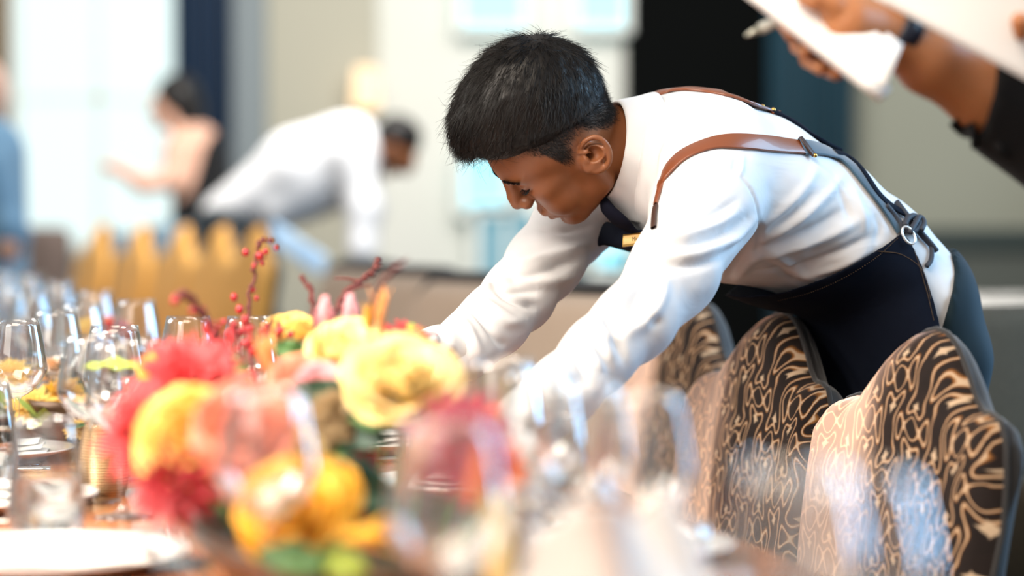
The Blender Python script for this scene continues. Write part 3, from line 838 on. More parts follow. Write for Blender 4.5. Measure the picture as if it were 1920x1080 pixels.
fl('dahlia', dahlia(.070,6,11), PM['red'], 350,722,2.52, cam_f*.8+U_*.6-R_*.1, 'large red dahlia with pointed petals at the arrangement end', 'flower')
fl('dahlia', dahlia(.058,5,12), PM['red'], 262,800,2.38, cam_f*.6+U_*.5-R_*.6, 'red dahlia hanging lowest beside the wine glass stems', 'flower')
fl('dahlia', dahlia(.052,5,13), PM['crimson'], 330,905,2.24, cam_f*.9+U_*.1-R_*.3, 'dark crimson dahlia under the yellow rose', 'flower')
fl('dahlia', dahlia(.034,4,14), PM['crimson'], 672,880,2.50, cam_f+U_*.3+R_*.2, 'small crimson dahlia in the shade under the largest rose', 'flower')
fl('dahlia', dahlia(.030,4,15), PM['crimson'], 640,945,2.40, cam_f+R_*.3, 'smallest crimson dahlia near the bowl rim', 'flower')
fl('dahlia', dahlia(.040,4,16,.9,.34), PM['red'], 765,640,2.72, U_+R_*.2+cam_f*.5, 'red bloom with a green tip behind the largest rose', 'flower')
fl('dahlia', dahlia(.050,4,17,.7,.30), PM['magenta'], 862,835,1.98, cam_f+U_*.2+R_*.3, 'blurred magenta red bloom below the near cuff', 'flower')
fl('dahlia', dahlia(.045,5,18,.5,.34), PM['white'], 985,878,2.35, cam_f*.5+U_*.6+R_*.5, 'creamy white bloom under the near gloved hand', 'flower')
fl('dahlia', dahlia(.040,4,19,.5,.34), PM['white'], 968,952,2.30, cam_f*.5+U_*.4+R_*.6, 'creamy white bloom below the other white one', 'flower')
fl('dahlia', dahlia(.034,5,20,.8,.22), PM['coral'], 905,790,2.42, cam_f*.5+U_*.6+R_*.3, 'scarlet coral bloom touching the near gloved fingers', 'flower')
fl('dahlia', dahlia(.038,4,20,.8,.22), PM['orange'], 925,872,2.12, cam_f*.5+U_*.6+R_*.3, 'orange red bloom just beside the white bloom', 'flower')
for k, (px, py, sd, lb) in enumerate(((607,606,1,'upright pink tulip bud beside the thin upright twig'),(660,602,2,'upright pink tulip bud nearer the orange spikes'))):
    fl('tulip', bud(.0165,5,sd), PM['pink'], px,py+14,2.70, U_+R_*(.05-.1*k)+cam_f*.1, lb, 'flower')
for (px, py, d, c, lb, mr) in ((712,622,2.62,'apricot','tall orange pointed flower spike behind the cream rose',.013),(690,632,2.64,'deep_yellow','short yellow flower spike beside the tall orange one',.010),
    (512,712,2.58,'apricot','orange pointed lily bud below the sharp yellow rose',.014),(598,700,2.56,'yellow','yellow pointed lily bud under the pink tulips',.012),(498,700,2.66,'orange','orange lily bud at the foot of the berry twig',.010),
    (760,935,1.96,'apricot','orange petal spike leaning before the grey glass',.017),(880,955,1.95,'orange','orange petal spike beside the candle',.015)):
    fl('lily_bud', spike(mr,4,px), PM[c], px,py,d, U_+R_*((px-640)/900.)+cam_f*.2, lb, 'flower')
fl('rose', rose(.034,21,.7), PM['coral'], 560,722,2.52, cam_f+U_*.8, 'small peach coral rose behind the orange rose', 'flower')
fl('rose', rose(.030,22,.7), PM['pink'], 600,730,2.5, cam_f+U_*.6, 'small pale pink rose in the middle of the arrangement', 'flower')
fl('seed_head', dahlia(.038,6,23,.2,.5), pod_m, 632,778,2.44, cam_f+U_*.4+R_*.2, 'tan dried seed head above the orange rose', 'seed head')
fl('seed_head', dahlia(.026,6,24,.2,.5), pod_m, 590,768,2.46, cam_f+U_*.5-R_*.3, 'smaller tan dried seed head beside the larger one', 'seed head')
fl('rose', rose(.028,25,.7), PM['deep_yellow'], 300,705,2.66, cam_f+U_*.9, 'small yellow rose peeping behind the large dahlia', 'flower')
fl('lily_bud', spike(.014,5,3), PM['deep_yellow'], 640,1010,2.0, cam_f*.4+R_*.9+U_*.2, 'yellow drooping petals beside the lowest bloom', 'flower')
# leaves
def leaf(px, py, d, face, ln, wd, mt, label, bw=None):
    c = P(px, py, d); G = np.zeros((12, 7, 3))
    for i in range(12):
        t = i/11; w_ = wd*math.sin(PI*min(t*.96+.02,1))**.8*(1-.3*t)
        for j in range(7):
            s_ = (j/6-.5)*2; G[i,j] = ((t-.1)*ln, s_*w_*.5, .18*abs(s_)*w_ - .25*ln*t*t + .003*math.sin(t*16)*abs(s_))
    A = frame(face); V_ = G.reshape(-1,3) @ np.array([A[0], A[1], A[2]])
    root = empty('leaf', c, 0, label, 'leaf', 'leaves in the nearest centrepiece')
    o = MB(); o.grid(V_.reshape(12,7,3)); b_ = o.build('blade', mt, root); addmod(b_, 'SOLIDIFY', thickness=.0007)
    rel = c - B1; foot = B1 + DL*np.clip((rel@DL)*.8,-.28,.28) + DW*np.clip((rel@DW)*.8,-.10,.10) + [0,0,.03] - c
    v0 = V_[3]; MB().tube(catmull([v0, v0*.3+foot*.3, foot], 12), .0018, 6).build('stem', stem_m, root)
for a in ((688,765,2.45,cam_f+R_*.4,.085,.045,leaf_d,'dark green leaf under the largest rose'), (712,820,2.42,cam_f-R_*.3,.09,.05,leaf_d,'dark green leaf below the first dark leaf'),
    (640,850,2.43,cam_f+U_*.3,.08,.04,leaf_m,'green leaf between the orange rose and the crimson dahlia'), (800,800,2.40,cam_f+U_*.8,.10,.05,leaf_m,'green leaf tucked under the largest rose'),
    (455,690,2.66,U_*.2+cam_f,.08,.03,leaf_m,'green leaf below the berry twig'), (600,1062,2.02,cam_f+U_*.5,.065,.035,leaf_m,'green leaf at the bottom of the flowers'),
    (680,1066,2.0,cam_f+U_*.6-R_*.4,.06,.03,leaf_y,'pale green leaf before the grey glass foot'), (575,668,2.70,cam_f+R_*.2,.045,.032,leaf_m,'small round green leaf on the yellow rose stem'),
    (250,690,2.72,U_+cam_f*.5,.08,.025,leaf_y,'thin pale leaf arching towards the wine glasses'), (470,890,2.3,cam_f-U_*.2,.09,.05,leaf_d,'dark leaf under the coral rose'),
    (720,930,2.35,cam_f+R_*.5,.10,.06,leaf_d,'dark leaf at the bowl rim under the crimson dahlia'), (790,625,2.72,U_*.6+cam_f,.035,.018,leaf_y,'tiny yellow green leaf on the red bloom')):
    leaf(*a)
# twigs with berries
def twig(pts, r, label, berries=0, seed=0, side=(), bm=None, size=.0042):
    rg = np.random.default_rng(seed)
    w3 = [P(*p) for p in pts]; c0 = w3[0]
    root = empty('twig', c0, 0, label, 'twig', 'bare red twigs in the nearest centrepiece')
    c = catmull(w3, 30) - c0; c[1:] += rg.normal(size=(29,3))*.0012
    rel = c0 - B1; foot = B1 + DL*np.clip((rel@DL)*.8,-.28,.28) + DW*np.clip((rel@DW)*.8,-.10,.10) + [0,0,.03] - c0
    mb = MB().tube(np.vstack([foot, foot*.5, c[0], c[1:]]), np.r_[r,r,r,np.linspace(r,r*.45,29)], 7)
    for (i, dv) in side:
        a = c[i]; mb.tube(catmull([a, a+np.array(dv)*.5+[0,0,.002], a+np.array(dv)], 6), np.linspace(r*.7,r*.35,6), 6)
    for i in range(4, 30, 3): mb.ball(c[i], r*1.3, 5)
    mb.build('branch', twig_m, root)
    for i in range(berries):
        q = c[int(rg.uniform(2, 22))] + rg.normal(size=3)*[.012,.012,.006]; sz = size*rg.uniform(.6,1.2)
        MB().ball(q, (sz,sz,sz*1.2), 7).build('berry', bm or berry_m, root)
    return root
twig([(462,640,2.92),(466,590,2.93),(474,520,2.94),(482,470,2.94),(490,452,2.94),(512,449,2.93)], .0028, 'tallest upright red twig with berries and a hooked tip', 12, 1, ((20,(.012,0,.006)),(14,(.016,0,.01))))
twig([(590,600,2.84),(587,560,2.85),(580,540,2.86),(566,518,2.86)], .0028, 'short upright twig beside the pink tulip bud', 0, 2)
twig([(625,600,2.80),(640,560,2.84),(668,535,2.88),(695,512,2.9),(709,488,2.92)], .0034, 'slanting red twig rising behind the tulip buds', 0, 3, ((10,(.03,0,.008)),(16,(-.03,0,.004)),(20,(.02,0,.012))))
twig([(695,600,2.55),(702,560,2.52),(715,530,2.5),(738,505,2.48),(757,498,2.47)], .0022, 'faint thin twig bending over the orange spikes', 0, 4, ((12,(.03,0,.03)),))
twig([(430,660,2.62),(400,620,2.60),(380,585,2.58),(352,556,2.56),(336,552,2.56)], .0040, 'thick red curved twig leaning over the large dahlia', 10, 5)
twig([(450,650,2.80),(440,620,2.82),(432,600,2.84)], .0022, 'red berry sprig at the wine glass rim', 22, 6, (), None, .0045)
twig([(500,640,2.78),(505,615,2.82),(512,598,2.84)], .0022, 'red berry sprig left of the sharp yellow rose', 18, 7, (), None, .0042)
twig([(830,720,2.7),(838,690,2.72),(848,652,2.74)], .0020, 'short green brown sprig before the far cuff', 4, 8, (), stem_m, .003)
twig([(400,700,2.60),(385,680,2.58),(370,655,2.56)], .0022, 'dark red berry sprig rising out of the large dahlia', 26, 9, (), None, .0048)
# small far centrepieces
G2n = 'blooms in the small centrepiece behind the wine glasses'
for k, (px, py, d, R_k, c, lb) in enumerate(((120,735,3.8,.034,'deep_yellow','small yellow bloom behind the near water glass'),(60,760,3.7,.040,'yellow','yellow bloom seen through the near water glass'),
    (20,700,3.9,.036,'yellow','yellow bloom at the picture edge behind the glasses'),(165,760,3.75,.028,'deep_yellow','yellow bloom seen between the wine glass stems'),(95,690,3.9,.026,'apricot','apricot bloom highest in the small centrepiece'),
    (205,815,3.6,.020,'deep_yellow','tiny yellow bloom lying low beside the tealight holder'),(148,805,3.6,.024,'yellow','low yellow bloom beside the tealight holder'))):
    flower('marigold', dahlia(R_k,4,30+k,.4,.34), PM[c], px, py, d, cam_f*.7+U_*.8, lb, 'flower', G2n, B2)
for k, (px, py, d) in enumerate(((80,790,3.65),(180,790,3.6),(20,775,3.75),(140,700,3.9))):
    c = P(px, py, d); mb = MB(); rg = np.random.default_rng(50+k)
    for q in range(16):
        a = rg.uniform(0,2*PI); L = rg.uniform(.03,.06); e = rg.uniform(-.2,1.0)
        t1 = np.array([math.cos(a)*L, math.sin(a)*L, e*L]); s_ = nrm(np.cross(t1,[0,0,1.]))*L*.22
        mb.add([(0,0,0), tuple(t1*.5+s_), tuple(t1), tuple(t1*.5-s_)], [(0,1,2,3)])
    rt_ = empty('leaf_sprig', c, 0, ['green leaf sprig seen through the near water glass','green leaf sprig between the wine glass stems','green leaf sprig at the picture edge','green leaf sprig above the small yellow blooms'][k], 'leaf')
    mb.build('foliage', leaf_m if k%2 else leaf_y, rt_)
    MB().tube(catmull([np.zeros(3), (B2+[0,0,.03]-c)*.5+[0,0,.01], B2+[0,0,.03]-c], 10), .002, 6).build('stem', stem_m, rt_)
for k, (dx, c) in enumerate(((-.07,'red'),(.0,'yellow'),(.08,'coral'),(.03,'deep_yellow'))):
    p = B3 + DL*dx + DW*(.04*(k%2)) + [0,0,.13]; r_ = np.array(p)-CAM; dd = r_@D_
    flower('rose', rose(.036,60+k,.8), PM[c], 960+FPX*(r_@R_)/dd, 540-FPX*(r_@U_)/dd, dd, U_+cam_f, ['small red rose','small yellow rose','small coral rose','small deep yellow rose'][k]+' in the farthest centrepiece on the table', 'flower', 'blooms in the farthest centrepiece', B3)
# ================================================================== the waiter bending over the table
skin = mat('brown_skin', (.23,.085,.033), .40, sss=.10, spec=.5)
nt = NT(skin); skin.node_tree.nodes['Principled BSDF'].inputs['Subsurface Radius'].default_value = (.012,.004,.002)
va = nt.n('VertexColor'); va.layer_name = 'hairline'
nz = nt.noise(420, 2); nz2 = nt.noise(38, 4)
base = nt.mix(nt.math('MULTIPLY', nz2, .6), (.255,.092,.035), (.175,.060,.023))
stub = nt.math('MULTIPLY', va.outputs[0], nt.math('ADD', nt.math('MULTIPLY', nz, 1.3), .35), clamp=True)
nt.color(nt.mix(stub, base, (.012,.010,.010)))
nt.bump(nt.noise(900, 3), .12, .0008)
hair_m = mat('black_hair', (.006,.0045,.004), .42, spec=.28)
shirt_m = mat('white_shirt_cotton', (.68,.68,.695), .75, sheen=.25, sss=.05)
nt = NT(shirt_m); shirt_m.node_tree.nodes['Principled BSDF'].inputs['Subsurface Radius'].default_value = (.006,.006,.006)
fold = nt.noise(9, 3, nt.mapping(nt.obj(), (1,1,1.8), (0,.7,.2)), dist=1.2)
wv = nt.noise(1400, 1)
nt.bump(nt.math('ADD', nt.math('MULTIPLY', fold, 1.0), nt.math('MULTIPLY', wv, .02)), .12, .018)
glove_m = mat('white_glove_cotton', (.87,.87,.86), .8)
denim_m = mat('dark_navy_denim', (.005,.008,.02), .85, sheen=.0, spec=.12)
nt = NT(denim_m)
wv = nt.n('TexWave'); wv.inputs['Scale'].default_value = 420; wv.inputs['Distortion'].default_value = 1.5; nt.l(nt.mapping(nt.obj(), (1,1,1), (0,.6,.3)), wv.inputs[0])
nt.color(nt.mix(nt.math('MULTIPLY', wv.outputs[1], nt.noise(14, 3)), (.0018,.003,.008), (.006,.012,.030)))
nt.bump(nt.math('ADD', nt.noise(16, 3, dist=.8), nt.math('MULTIPLY', wv.outputs[1], .05)), .4, .012)
denim_blue = mat('blue_denim_strap', (.018,.06,.10), .75, sheen=.4)
leather_m = mat('tan_leather', (.22,.060,.020), .36, spec=.6, coat=.3)
nt = NT(leather_m); nt.bump(nt.noise(500, 3), .15, .0008)
tie_m = mat('black_tie_cloth', (.004,.0045,.012), .9, spec=.15)
trouser_m = mat('dark_teal_trousers', (.005,.016,.024), .8, sheen=.05, spec=.2)
brass_m = mat('brass', (.75,.45,.12), .28, metal=1.0)
steel_m = mat('steel', (.8,.8,.8), .2, metal=1.0)
black_leather = mat('black_shoe_leather', (.012,.012,.012), .3)
stitch_m = mat('tan_stitching', (.11,.065,.03), .8)

waiter = empty('person', (.607, 3.64, 0), 0, 'young waiter in white shirt, denim apron and white gloves bending forward over the table', 'person')
WP = Vector(waiter.location)
def wobj(o):
    o.parent = waiter; o.matrix_parent_inverse = Matrix.Translation(-WP); return o

# head frame
HD = 3.39; PXM = FPX/HD
O_ = P(1064, 267, HD)
FF = nrm(-.613*R_ - .787*U_ + .074*D_); UU = nrm(-.7135*R_ + .5107*U_ - .480*D_); LL = nrm(.340*R_ - .347*U_ - .874*D_)
HR = np.array([FF, UU, LL])
def H(f, u, l=0.0): return O_ + (f*FF + u*UU + l*LL)*.001
def HF(f, u, l=0.0): return H(f+11, u-41, l)
_ax = np.array([[FF@R_, UU@R_], [FF@U_, UU@U_]])
def HC(px, py, l):
    """head coordinates (mm) of the point l mm out from the middle plane that shows at a pixel"""
    q = np.array([(px-1064)/PXM*1000 - l*(LL@R_), (267-py)/PXM*1000 - l*(LL@U_)])
    f, u = np.linalg.solve(_ax, q); return f, u, l
def E(px, py, l): return H(*HC(px, py, l))
mm = .001
# spine stations: centre, half width (side to side), half thickness
W_ = nrm(np.array([.309, -.951, 0.0]))
ST = [((1222,285,3.45), .076, .064), ((1283,318,3.47), .168, .112), ((1390,370,3.50), .162, .122), ((1506,417,3.54), .150, .107),
      ((1604,482,3.58), .145, .097), ((1672,562,3.60), .150, .098), ((1712,650,3.62), .160, .088)]
SC = [P(*s[0]) for s in ST]
near_arm = [P(1322,388,3.30), P(1262,512,3.19), P(1190,602,3.11), P(1120,668,3.05), P(1055,733,2.99), P(985,795,2.93)]
near_rad = [.070, .056, .048, .043, .041, .039]
far_arm = [P(1160,352,3.64), P(1075,420,3.57), P(1019,496,3.50), P(975,550,3.44), P(929,600,3.38), P(868,652,3.32)]
far_rad = [.066, .055, .052, .048, .045, .046]

# ---- body: one continuous skin from crown to feet (what the clothes cover is a little slimmer than them)
def axis(lo, a, b, hi, fine, coarse):
    return np.unique(np.round(np.concatenate([np.arange(lo, a, coarse), np.arange(a, b, fine), np.arange(b, hi+coarse, coarse)]), 5))
hmin = np.min([H(f,u,l) for f in (-104,128) for u in (-92,134) for l in (-92,94)], axis=0)
hmax = np.max([H(f,u,l) for f in (-104,128) for u in (-92,134) for l in (-92,94)], axis=0)
Fd = Field(axis(-.22, hmin[0], hmax[0], .80, .0016, .008), axis(2.80, hmin[1], hmax[1], 3.95, .0018, .008), axis(0.02, hmin[2], hmax[2], hmax[2]+.02, .0016, .009))
k = .010
Fd.ell(H(-2,45), (.096,.084,.074), HR, k)
Fd.ell(HF(22,84), (.056,.052,.060), HR, .02)
Fd.ell(HF(22,18), (.058,.070,.054), HR, .02)
for s in (-1, 1):
    Fd.ell(HF(64,84,s*20), (.017,.008,.024), HR, .012)              # brow ridge
    Fd.ell(HF(50,46,s*38), (.026,.020,.020), HR, .018)              # cheekbone
    Fd.ell(HF(54,14,s*30), (.026,.028,.024), HR, .016)              # cheek
    Fd.cone(H(66,-70,s*12), H(12,-54,s*43), .016, .015, .02)        # jaw line
    Fd.cone(H(12,-54,s*43), H(2,-10,s*57), .015, .015, .02)
    Fd.ell(HF(83,69,s*29), (.012,.010,.018), HR, .010, 'sub')       # eye socket
    Fd.ell(HF(65,70,s*30), (.0135,.012,.015), HR, .003)             # lidded eyeball
    Fd.chain([HF(80,75,s*20), HF(81,77,s*30), HF(74,75,s*42)], [.0012]*3, .003, 'sub')
    Fd.chain([HF(80,62,s*18), HF(80,60,s*30), HF(72,62,s*42)], [.0010]*3, .003, 'sub')
Fd.ell(HF(60,-30), (.019,.016,.020), HR, .018)                      # chin
Fd.ell(HF(76,2), (.012,.014,.024), HR, .012)                        # muzzle
Fd.chain([HF(76,82), HF(84,70), HF(93,56), HF(99,45)], [.008,.0075,.0085,.0095], .010)
for s in (-1, 1):
    Fd.ell(HF(89,38,s*11), (.011,.009,.008), HR, .006)
    Fd.ell(HF(92,31,s*6.5), (.005,.004,.0032), HR, .003, 'sub')
    Fd.chain([HF(84,30,s*17), HF(74,12,s*27)], [.0018,.001], .007, 'sub')   # smile fold
Fd.chain([HF(79,4,-19), HF(85.5,5,-8), HF(86.5,4,0), HF(85.5,5,8), HF(79,4,19)], [.0035,.0052,.005,.0052,.0035], .004)
Fd.chain([HF(76,-10,-17), HF(82,-11,0), HF(76,-10,17)], [.004,.0068,.004], .004)
Fd.chain([HF(78,-3.5,-24), HF(86,-3,-9), HF(88,-3.4,0), HF(86,-3,9), HF(78,-3.5,24)], [.0012,.0015,.0016,.0015,.0012], .002, 'sub')
Fd.ell(HF(80,-21), (.006,.005,.016), HR, .006, 'sub')
# neck
Fd.cone(P(1112,262,3.425), P(1160,284,3.445), .054, .060, .025)
Fd.econe(P(1160,284,3.445), SC[0], (.060,.060), (.060,.060), LL, .02)
# ears
def ear(s):
    def Q(px, py, l): f, u, l = HC(px, py, l); return H(f, u, s*l)
    Fd.chain([Q(1096,304,70), Q(1112,292,76), Q(1124,288,80)], [.010,.013,.011], .006)
    Fd.cone(Q(1103,318,72), Q(1118,312,76), .009, .009, .006)
    rim = [(1086,287,72),(1090,275,77),(1101,267,81),(1113,264,84),(1126,270,88),(1136,282,90),(1140,297,90),(1137,311,87),(1127,320,82),(1113,324,77),(1102,320,73)]
    rc = catmull(rim, 34); rr_ = np.interp(np.linspace(0,1,34), np.linspace(0,1,11), [.0026,.003,.0032,.0033,.0034,.0034,.0034,.0036,.0044,.0046,.0042])
    Fd.chain([Q(*q) for q in rc], list(rr_), .0025)
    Fd.chain([Q(*q) for q in catmull([(1096,276,84),(1112,272,88),(1127,280,93),(1132,297,93),(1126,311,91)], 14)], [.0020]*14, .002, 'sub')
    Fd.ell(Q(1111,296,86), (.0120,.0115,.014), HR, .003, 'sub'); Fd.ell(Q(1104,298,78), (.006,.007,.016), HR, .003, 'sub')
    Fd.chain([Q(1091,284,84), Q(1104,284,86)], [.0036,.0036], .002, 'sub')
    Fd.chain([Q(1103,303,86), Q(1105,313,84)], [.004,.0025], .002, 'sub')
    Fd.chain([Q(1084,292,72), Q(1097,290,78), Q(1104,291,76)], [.003,.0022,.002], .003)
    Fd.ell(Q(1096,303,76), (.0045,.0055,.004), HR, .003)
ear(1); ear(-1)
# covered body
for i in range(len(SC)-1):
    a0, b0 = ST[i][1]-.022, ST[i][2]-.022; a1, b1 = ST[i+1][1]-.022, ST[i+1][2]-.022
    Fd.econe(SC[i], SC[i+1], (a0,a1), (b0,b1), W_, .03)
Fd.chain(near_arm, [r-.017 for r in near_rad], .02)
Fd.chain(far_arm, [r-.017 for r in far_rad], .02)
hips = SC[6]
LEG = []
for s in (1, -1):
    hj = hips + W_*s*.085 + np.array([0,0,-.03]); kn = np.array([hj[0]-.02, hj[1]-.01, .49]); an = np.array([hj[0]+.03, hj[1]+.02, .09])
    LEG.append((hj, kn, an))
    Fd.chain([hj+[-.012,0,0], kn, an], [.070,.052,.036], .02)
    Fd.cone(an+np.array([0,0,-.03]), an+np.array([-.13,-.04,-.045]), .030, .024, .02)
# hands (inside the gloves)
def hand_pts(wrist, palm, dirs, spread):
    return None
near_hand = dict(w=P(962,812,2.915), p=P(935,832,2.895), f=[[(915,842),(905,862),(908,878)],[(925,850),(916,872),(920,888)],[(937,856),(930,876),(934,890)],[(948,858),(944,874),(947,886)]], d=2.89, th=[(948,832),(925,852),(905,852)], td=2.865)
far_hand = dict(w=P(852,652,3.30), p=P(825,645,3.28), f=[[(806,637),(788,636),(779,644)],[(808,650),(794,662),(793,676)],[(818,658),(809,670),(810,682)],[(830,662),(824,672),(826,682)]], d=3.26, th=[(836,640),(812,628),(790,632)], td=3.30)
def hand(Fl, hd, g, op=None):
    Fl.cone(hd['w'], hd['p'], .022+g, .024+g, .01)
    Fl.ell(hd['p'], (.024+g,.026+g,.018+g), None, .01)
    for j, ch in enumerate(hd['f']):
        pts = [hd['p']+(P(*ch[0], hd['d'])-hd['p'])*.35] + [P(*q, hd['d']+.012*(j-1.5)) for q in ch]
        Fl.chain(pts, [.0095+g,.009+g,.008+g,.0072+g], .003)
    pts = [hd['w']*.5+hd['p']*.5] + [P(*q, hd['td']) for q in hd['th'][1:]]
    Fl.chain(pts, [.012+g,.0095+g,.008+g], .005)
hand(Fd, near_hand, 0); hand(Fd, far_hand, 0)
V, Fc = Fd.mesh()
V = relax(V, Fc, 2, .45)
body = mesh_obj('body', V, Fc, skin); wobj(body)
del Fd
# head coordinates of every vertex: stubble mask on the scalp
hc = (V - O_) @ HR.T * 1000
f_, u_, l_ = hc.T
lowline = np.interp(f_, [-100,-62,-48,-38,-26,0,14,24,33,46,62,80,92], [-46,-34,-18,4,26,28,6,6,46,64,76,86,92])
mask = np.clip((u_ - lowline)/24 + .10*hash_noise(hc, .25, 5), 0, 1) * (np.linalg.norm(hc - [0,45,0], axis=1) < 130)
near_ear = np.exp(-(((f_+10)/23)**2 + ((u_-2)/32)**2)**2) * (np.abs(l_) > 75)
mask *= 1 - near_ear
mask = np.clip(mask, 0, 1)
attr_color(body, 'hairline', np.column_stack([mask]*3 + [np.ones(len(mask))]))
body_bvh = bvh_of(V, Fc)

# ---- hair: a combed mass and thousands of strands
hb_lo = H(0,72)-.14; hb_hi = H(0,72)+.14
HL = ([-120,-78,-41,5,41,75,92,120], [2,18,37,58,71,81,86,84])
Fh = Field.uniform(hb_lo, hb_hi, .0028)
Fh.ell(H(-6,76), (.106,.102,.082), HR, .0)
Fh.ell(H(44,118), (.056,.045,.050), HR, .03)
Vg = np.stack(np.meshgrid(*Fh.ax, indexing='ij'), -1).reshape(-1,3)
g = (Vg - O_) @ HR.T * 1000
low = np.interp(g[:,0], *HL) + 2.0*hash_noise(g, .09, 4)
# thinner towards the clipped sides: the surface sinks to the scalp at the fade line
fade = np.clip((g[:,1]-low)/52, 0, 1)
cr = np.sqrt(((g[:,0]+2)/96)**2 + ((g[:,1]-45)/84)**2 + (g[:,2]/74)**2)
scalp = (cr-1)*74
grow = 1.0
d2 = (scalp - (.6 + 54*fade**1.25*grow))*.001
d3 = -(g[:,1]-low)*.001
d = np.maximum(np.maximum(Fh.f.reshape(-1), d2), d3)
clump = hash_noise(g*[.6,1,1], .11, 2)*1.6 + hash_noise(g, .3, 3)*.7
Fh.f = (d - clump*.001*np.clip(fade*2,0,1)).reshape(Fh.f.shape).astype(np.float32)
Vh, Fhc = Fh.mesh()
Vh = relax(Vh, Fhc, 1, .4)
rng = np.random.default_rng(7)
Nh = vnormals(Vh, Fhc)
hh = (Vh-O_) @ HR.T*1000
low = np.interp(hh[:,0], *HL)
outer = np.nonzero(((hh[:,1]-low) > 2) & ((np.sqrt(((hh[:,0]+2)/96)**2+((hh[:,1]-45)/84)**2+(hh[:,2]/74)**2)) > 1.004) & (np.einsum('ij,ij->i', Nh @ HR.T, np.column_stack([hh[:,0], hh[:,1]-45, hh[:,2]])) > 0))[0]
hm = MB(); hm.add(Vh, Fhc)
def strand(p, n, dirn, L, r, lift, curl):
    t = nrm(dirn - n*np.dot(dirn, n)); b = np.cross(n, t)
    pts = []
    m = 5
    for i in range(m):
        s_ = i/(m-1); pts.append(p + t*L*s_ + n*(lift*s_ - .5*L*L/.10*s_*s_*.55 - .0015*(1-s_)) + b*curl*s_*s_)
    return pts
sv = []; sf = []
def add_strand(pts, r):
    b0 = len(sv); m = len(pts)
    for i, p in enumerate(pts):
        t = nrm((pts[min(i+1,m-1)]-pts[max(i-1,0)])); u = nrm(np.cross(t, D_)); v = np.cross(t, u); rr = r*(1-.8*i/(m-1))
        for a in (0, 2.094, 4.189): sv.append(p + (u*math.cos(a)+v*math.sin(a))*rr)
    for i in range(m-1):
        for a in range(3): sf.append((b0+i*3+a, b0+i*3+(a+1)%3, b0+(i+1)*3+(a+1)%3, b0+(i+1)*3+a))
crown = np.array([-70, 125, 0.])
for q in rng.choice(outer, 9000):
    hcq = hh[q]; away = hcq - crown; away = away/(np.linalg.norm(away)+1e-6)
    dl = away*[1.0,.8,.8] + np.array([.75,-.35,.05]) + .30*rng.normal(size=3)*[1,1,.8]
    frac = np.clip((hcq[1]-np.interp(hcq[0], *HL))/55, .10, 1)
    L = (.012+.026*rng.random())*(.3+.7*frac)
    c = hash_noise(hcq[None], .08, 9)[0]
    add_strand(strand(Vh[q], Nh[q], (dl + .5*c*np.array([0,.6,.9])) @ HR, L, .0004, (.002+.007*rng.random()**2)*frac, rng.normal()*.003), .00042)
# loose tufts over the forehead and on the crown
for _ in range(420):
    p = H(rng.uniform(50,105), rng.uniform(95,150), rng.uniform(-50,60))
    q = outer[np.argmin(((Vh[outer]-p)**2).sum(1))] if _ % 3 == 0 else outer[rng.integers(len(outer))]
    if _ % 3 and hh[q][1] < 120: continue
    add_strand(strand(Vh[q], Nh[q], (np.array([.9,-.35,0])+.5*rng.normal(size=3)) @ HR, .022+.022*rng.random(), .0003, .008+.012*rng.random(), rng.normal()*.006), .00032)
# clipped sides: short stubble strands standing on the scalp
bh = (V-O_) @ HR.T*1000
cand = np.nonzero((mask > rng.uniform(.12, .8, len(mask))) & (bh[:,1] < np.interp(bh[:,0], *HL)+14))[0]
Nb = vnormals(V, Fc)
for q in rng.choice(cand, 9000):
    t = (np.array([-.3,-.8,0])+.5*rng.normal(size=3)) @ HR
    add_strand([V[q], V[q]+Nb[q]*.0012+t*.0022, V[q]+Nb[q]*.0022+t*(.003+.002*rng.random())], .00022)
# eyebrows and lashes
brow = MB()
hm.add(sv, sf)
hair = hm.build('hair', hair_m); wobj(hair)
sv.clear(); sf.clear()
for s in (-1, 1):
    for _ in range(300):
        a = rng.random(); base = HF(86-12*a**2, 87+4*math.sin(a*3)-4*a, s*(10+34*a))
        loc, nn, _i, _d = body_bvh.find_nearest(Vector(base)); loc = np.array(loc); nn = np.array(nn)
        loc = loc + UU*.001*rng.normal()*1.3*(1.2-a)
        loc2, nn, _i, _d = body_bvh.find_nearest(Vector(loc)); loc = np.array(loc2); nn = np.array(nn)
        t = (UU*.5 + LL*s*1.0 + FF*-.3 + .2*rng.normal(size=3))
        add_strand([loc, loc+nn*.0016+nrm(t)*.004, loc+nn*.0014+nrm(t)*.0085], .0004)
    for _ in range(60):
        a = rng.random(); base = HF(80-7*a, 63+2*abs(a-.5), s*(19+24*a))
        loc = np.array(body_bvh.find_nearest(Vector(base))[0])
        add_strand([loc, loc+FF*.004-UU*.002, loc+FF*.008-UU*.002], .0004)
wobj(mesh_obj('eyebrows', sv, sf, hair_m))

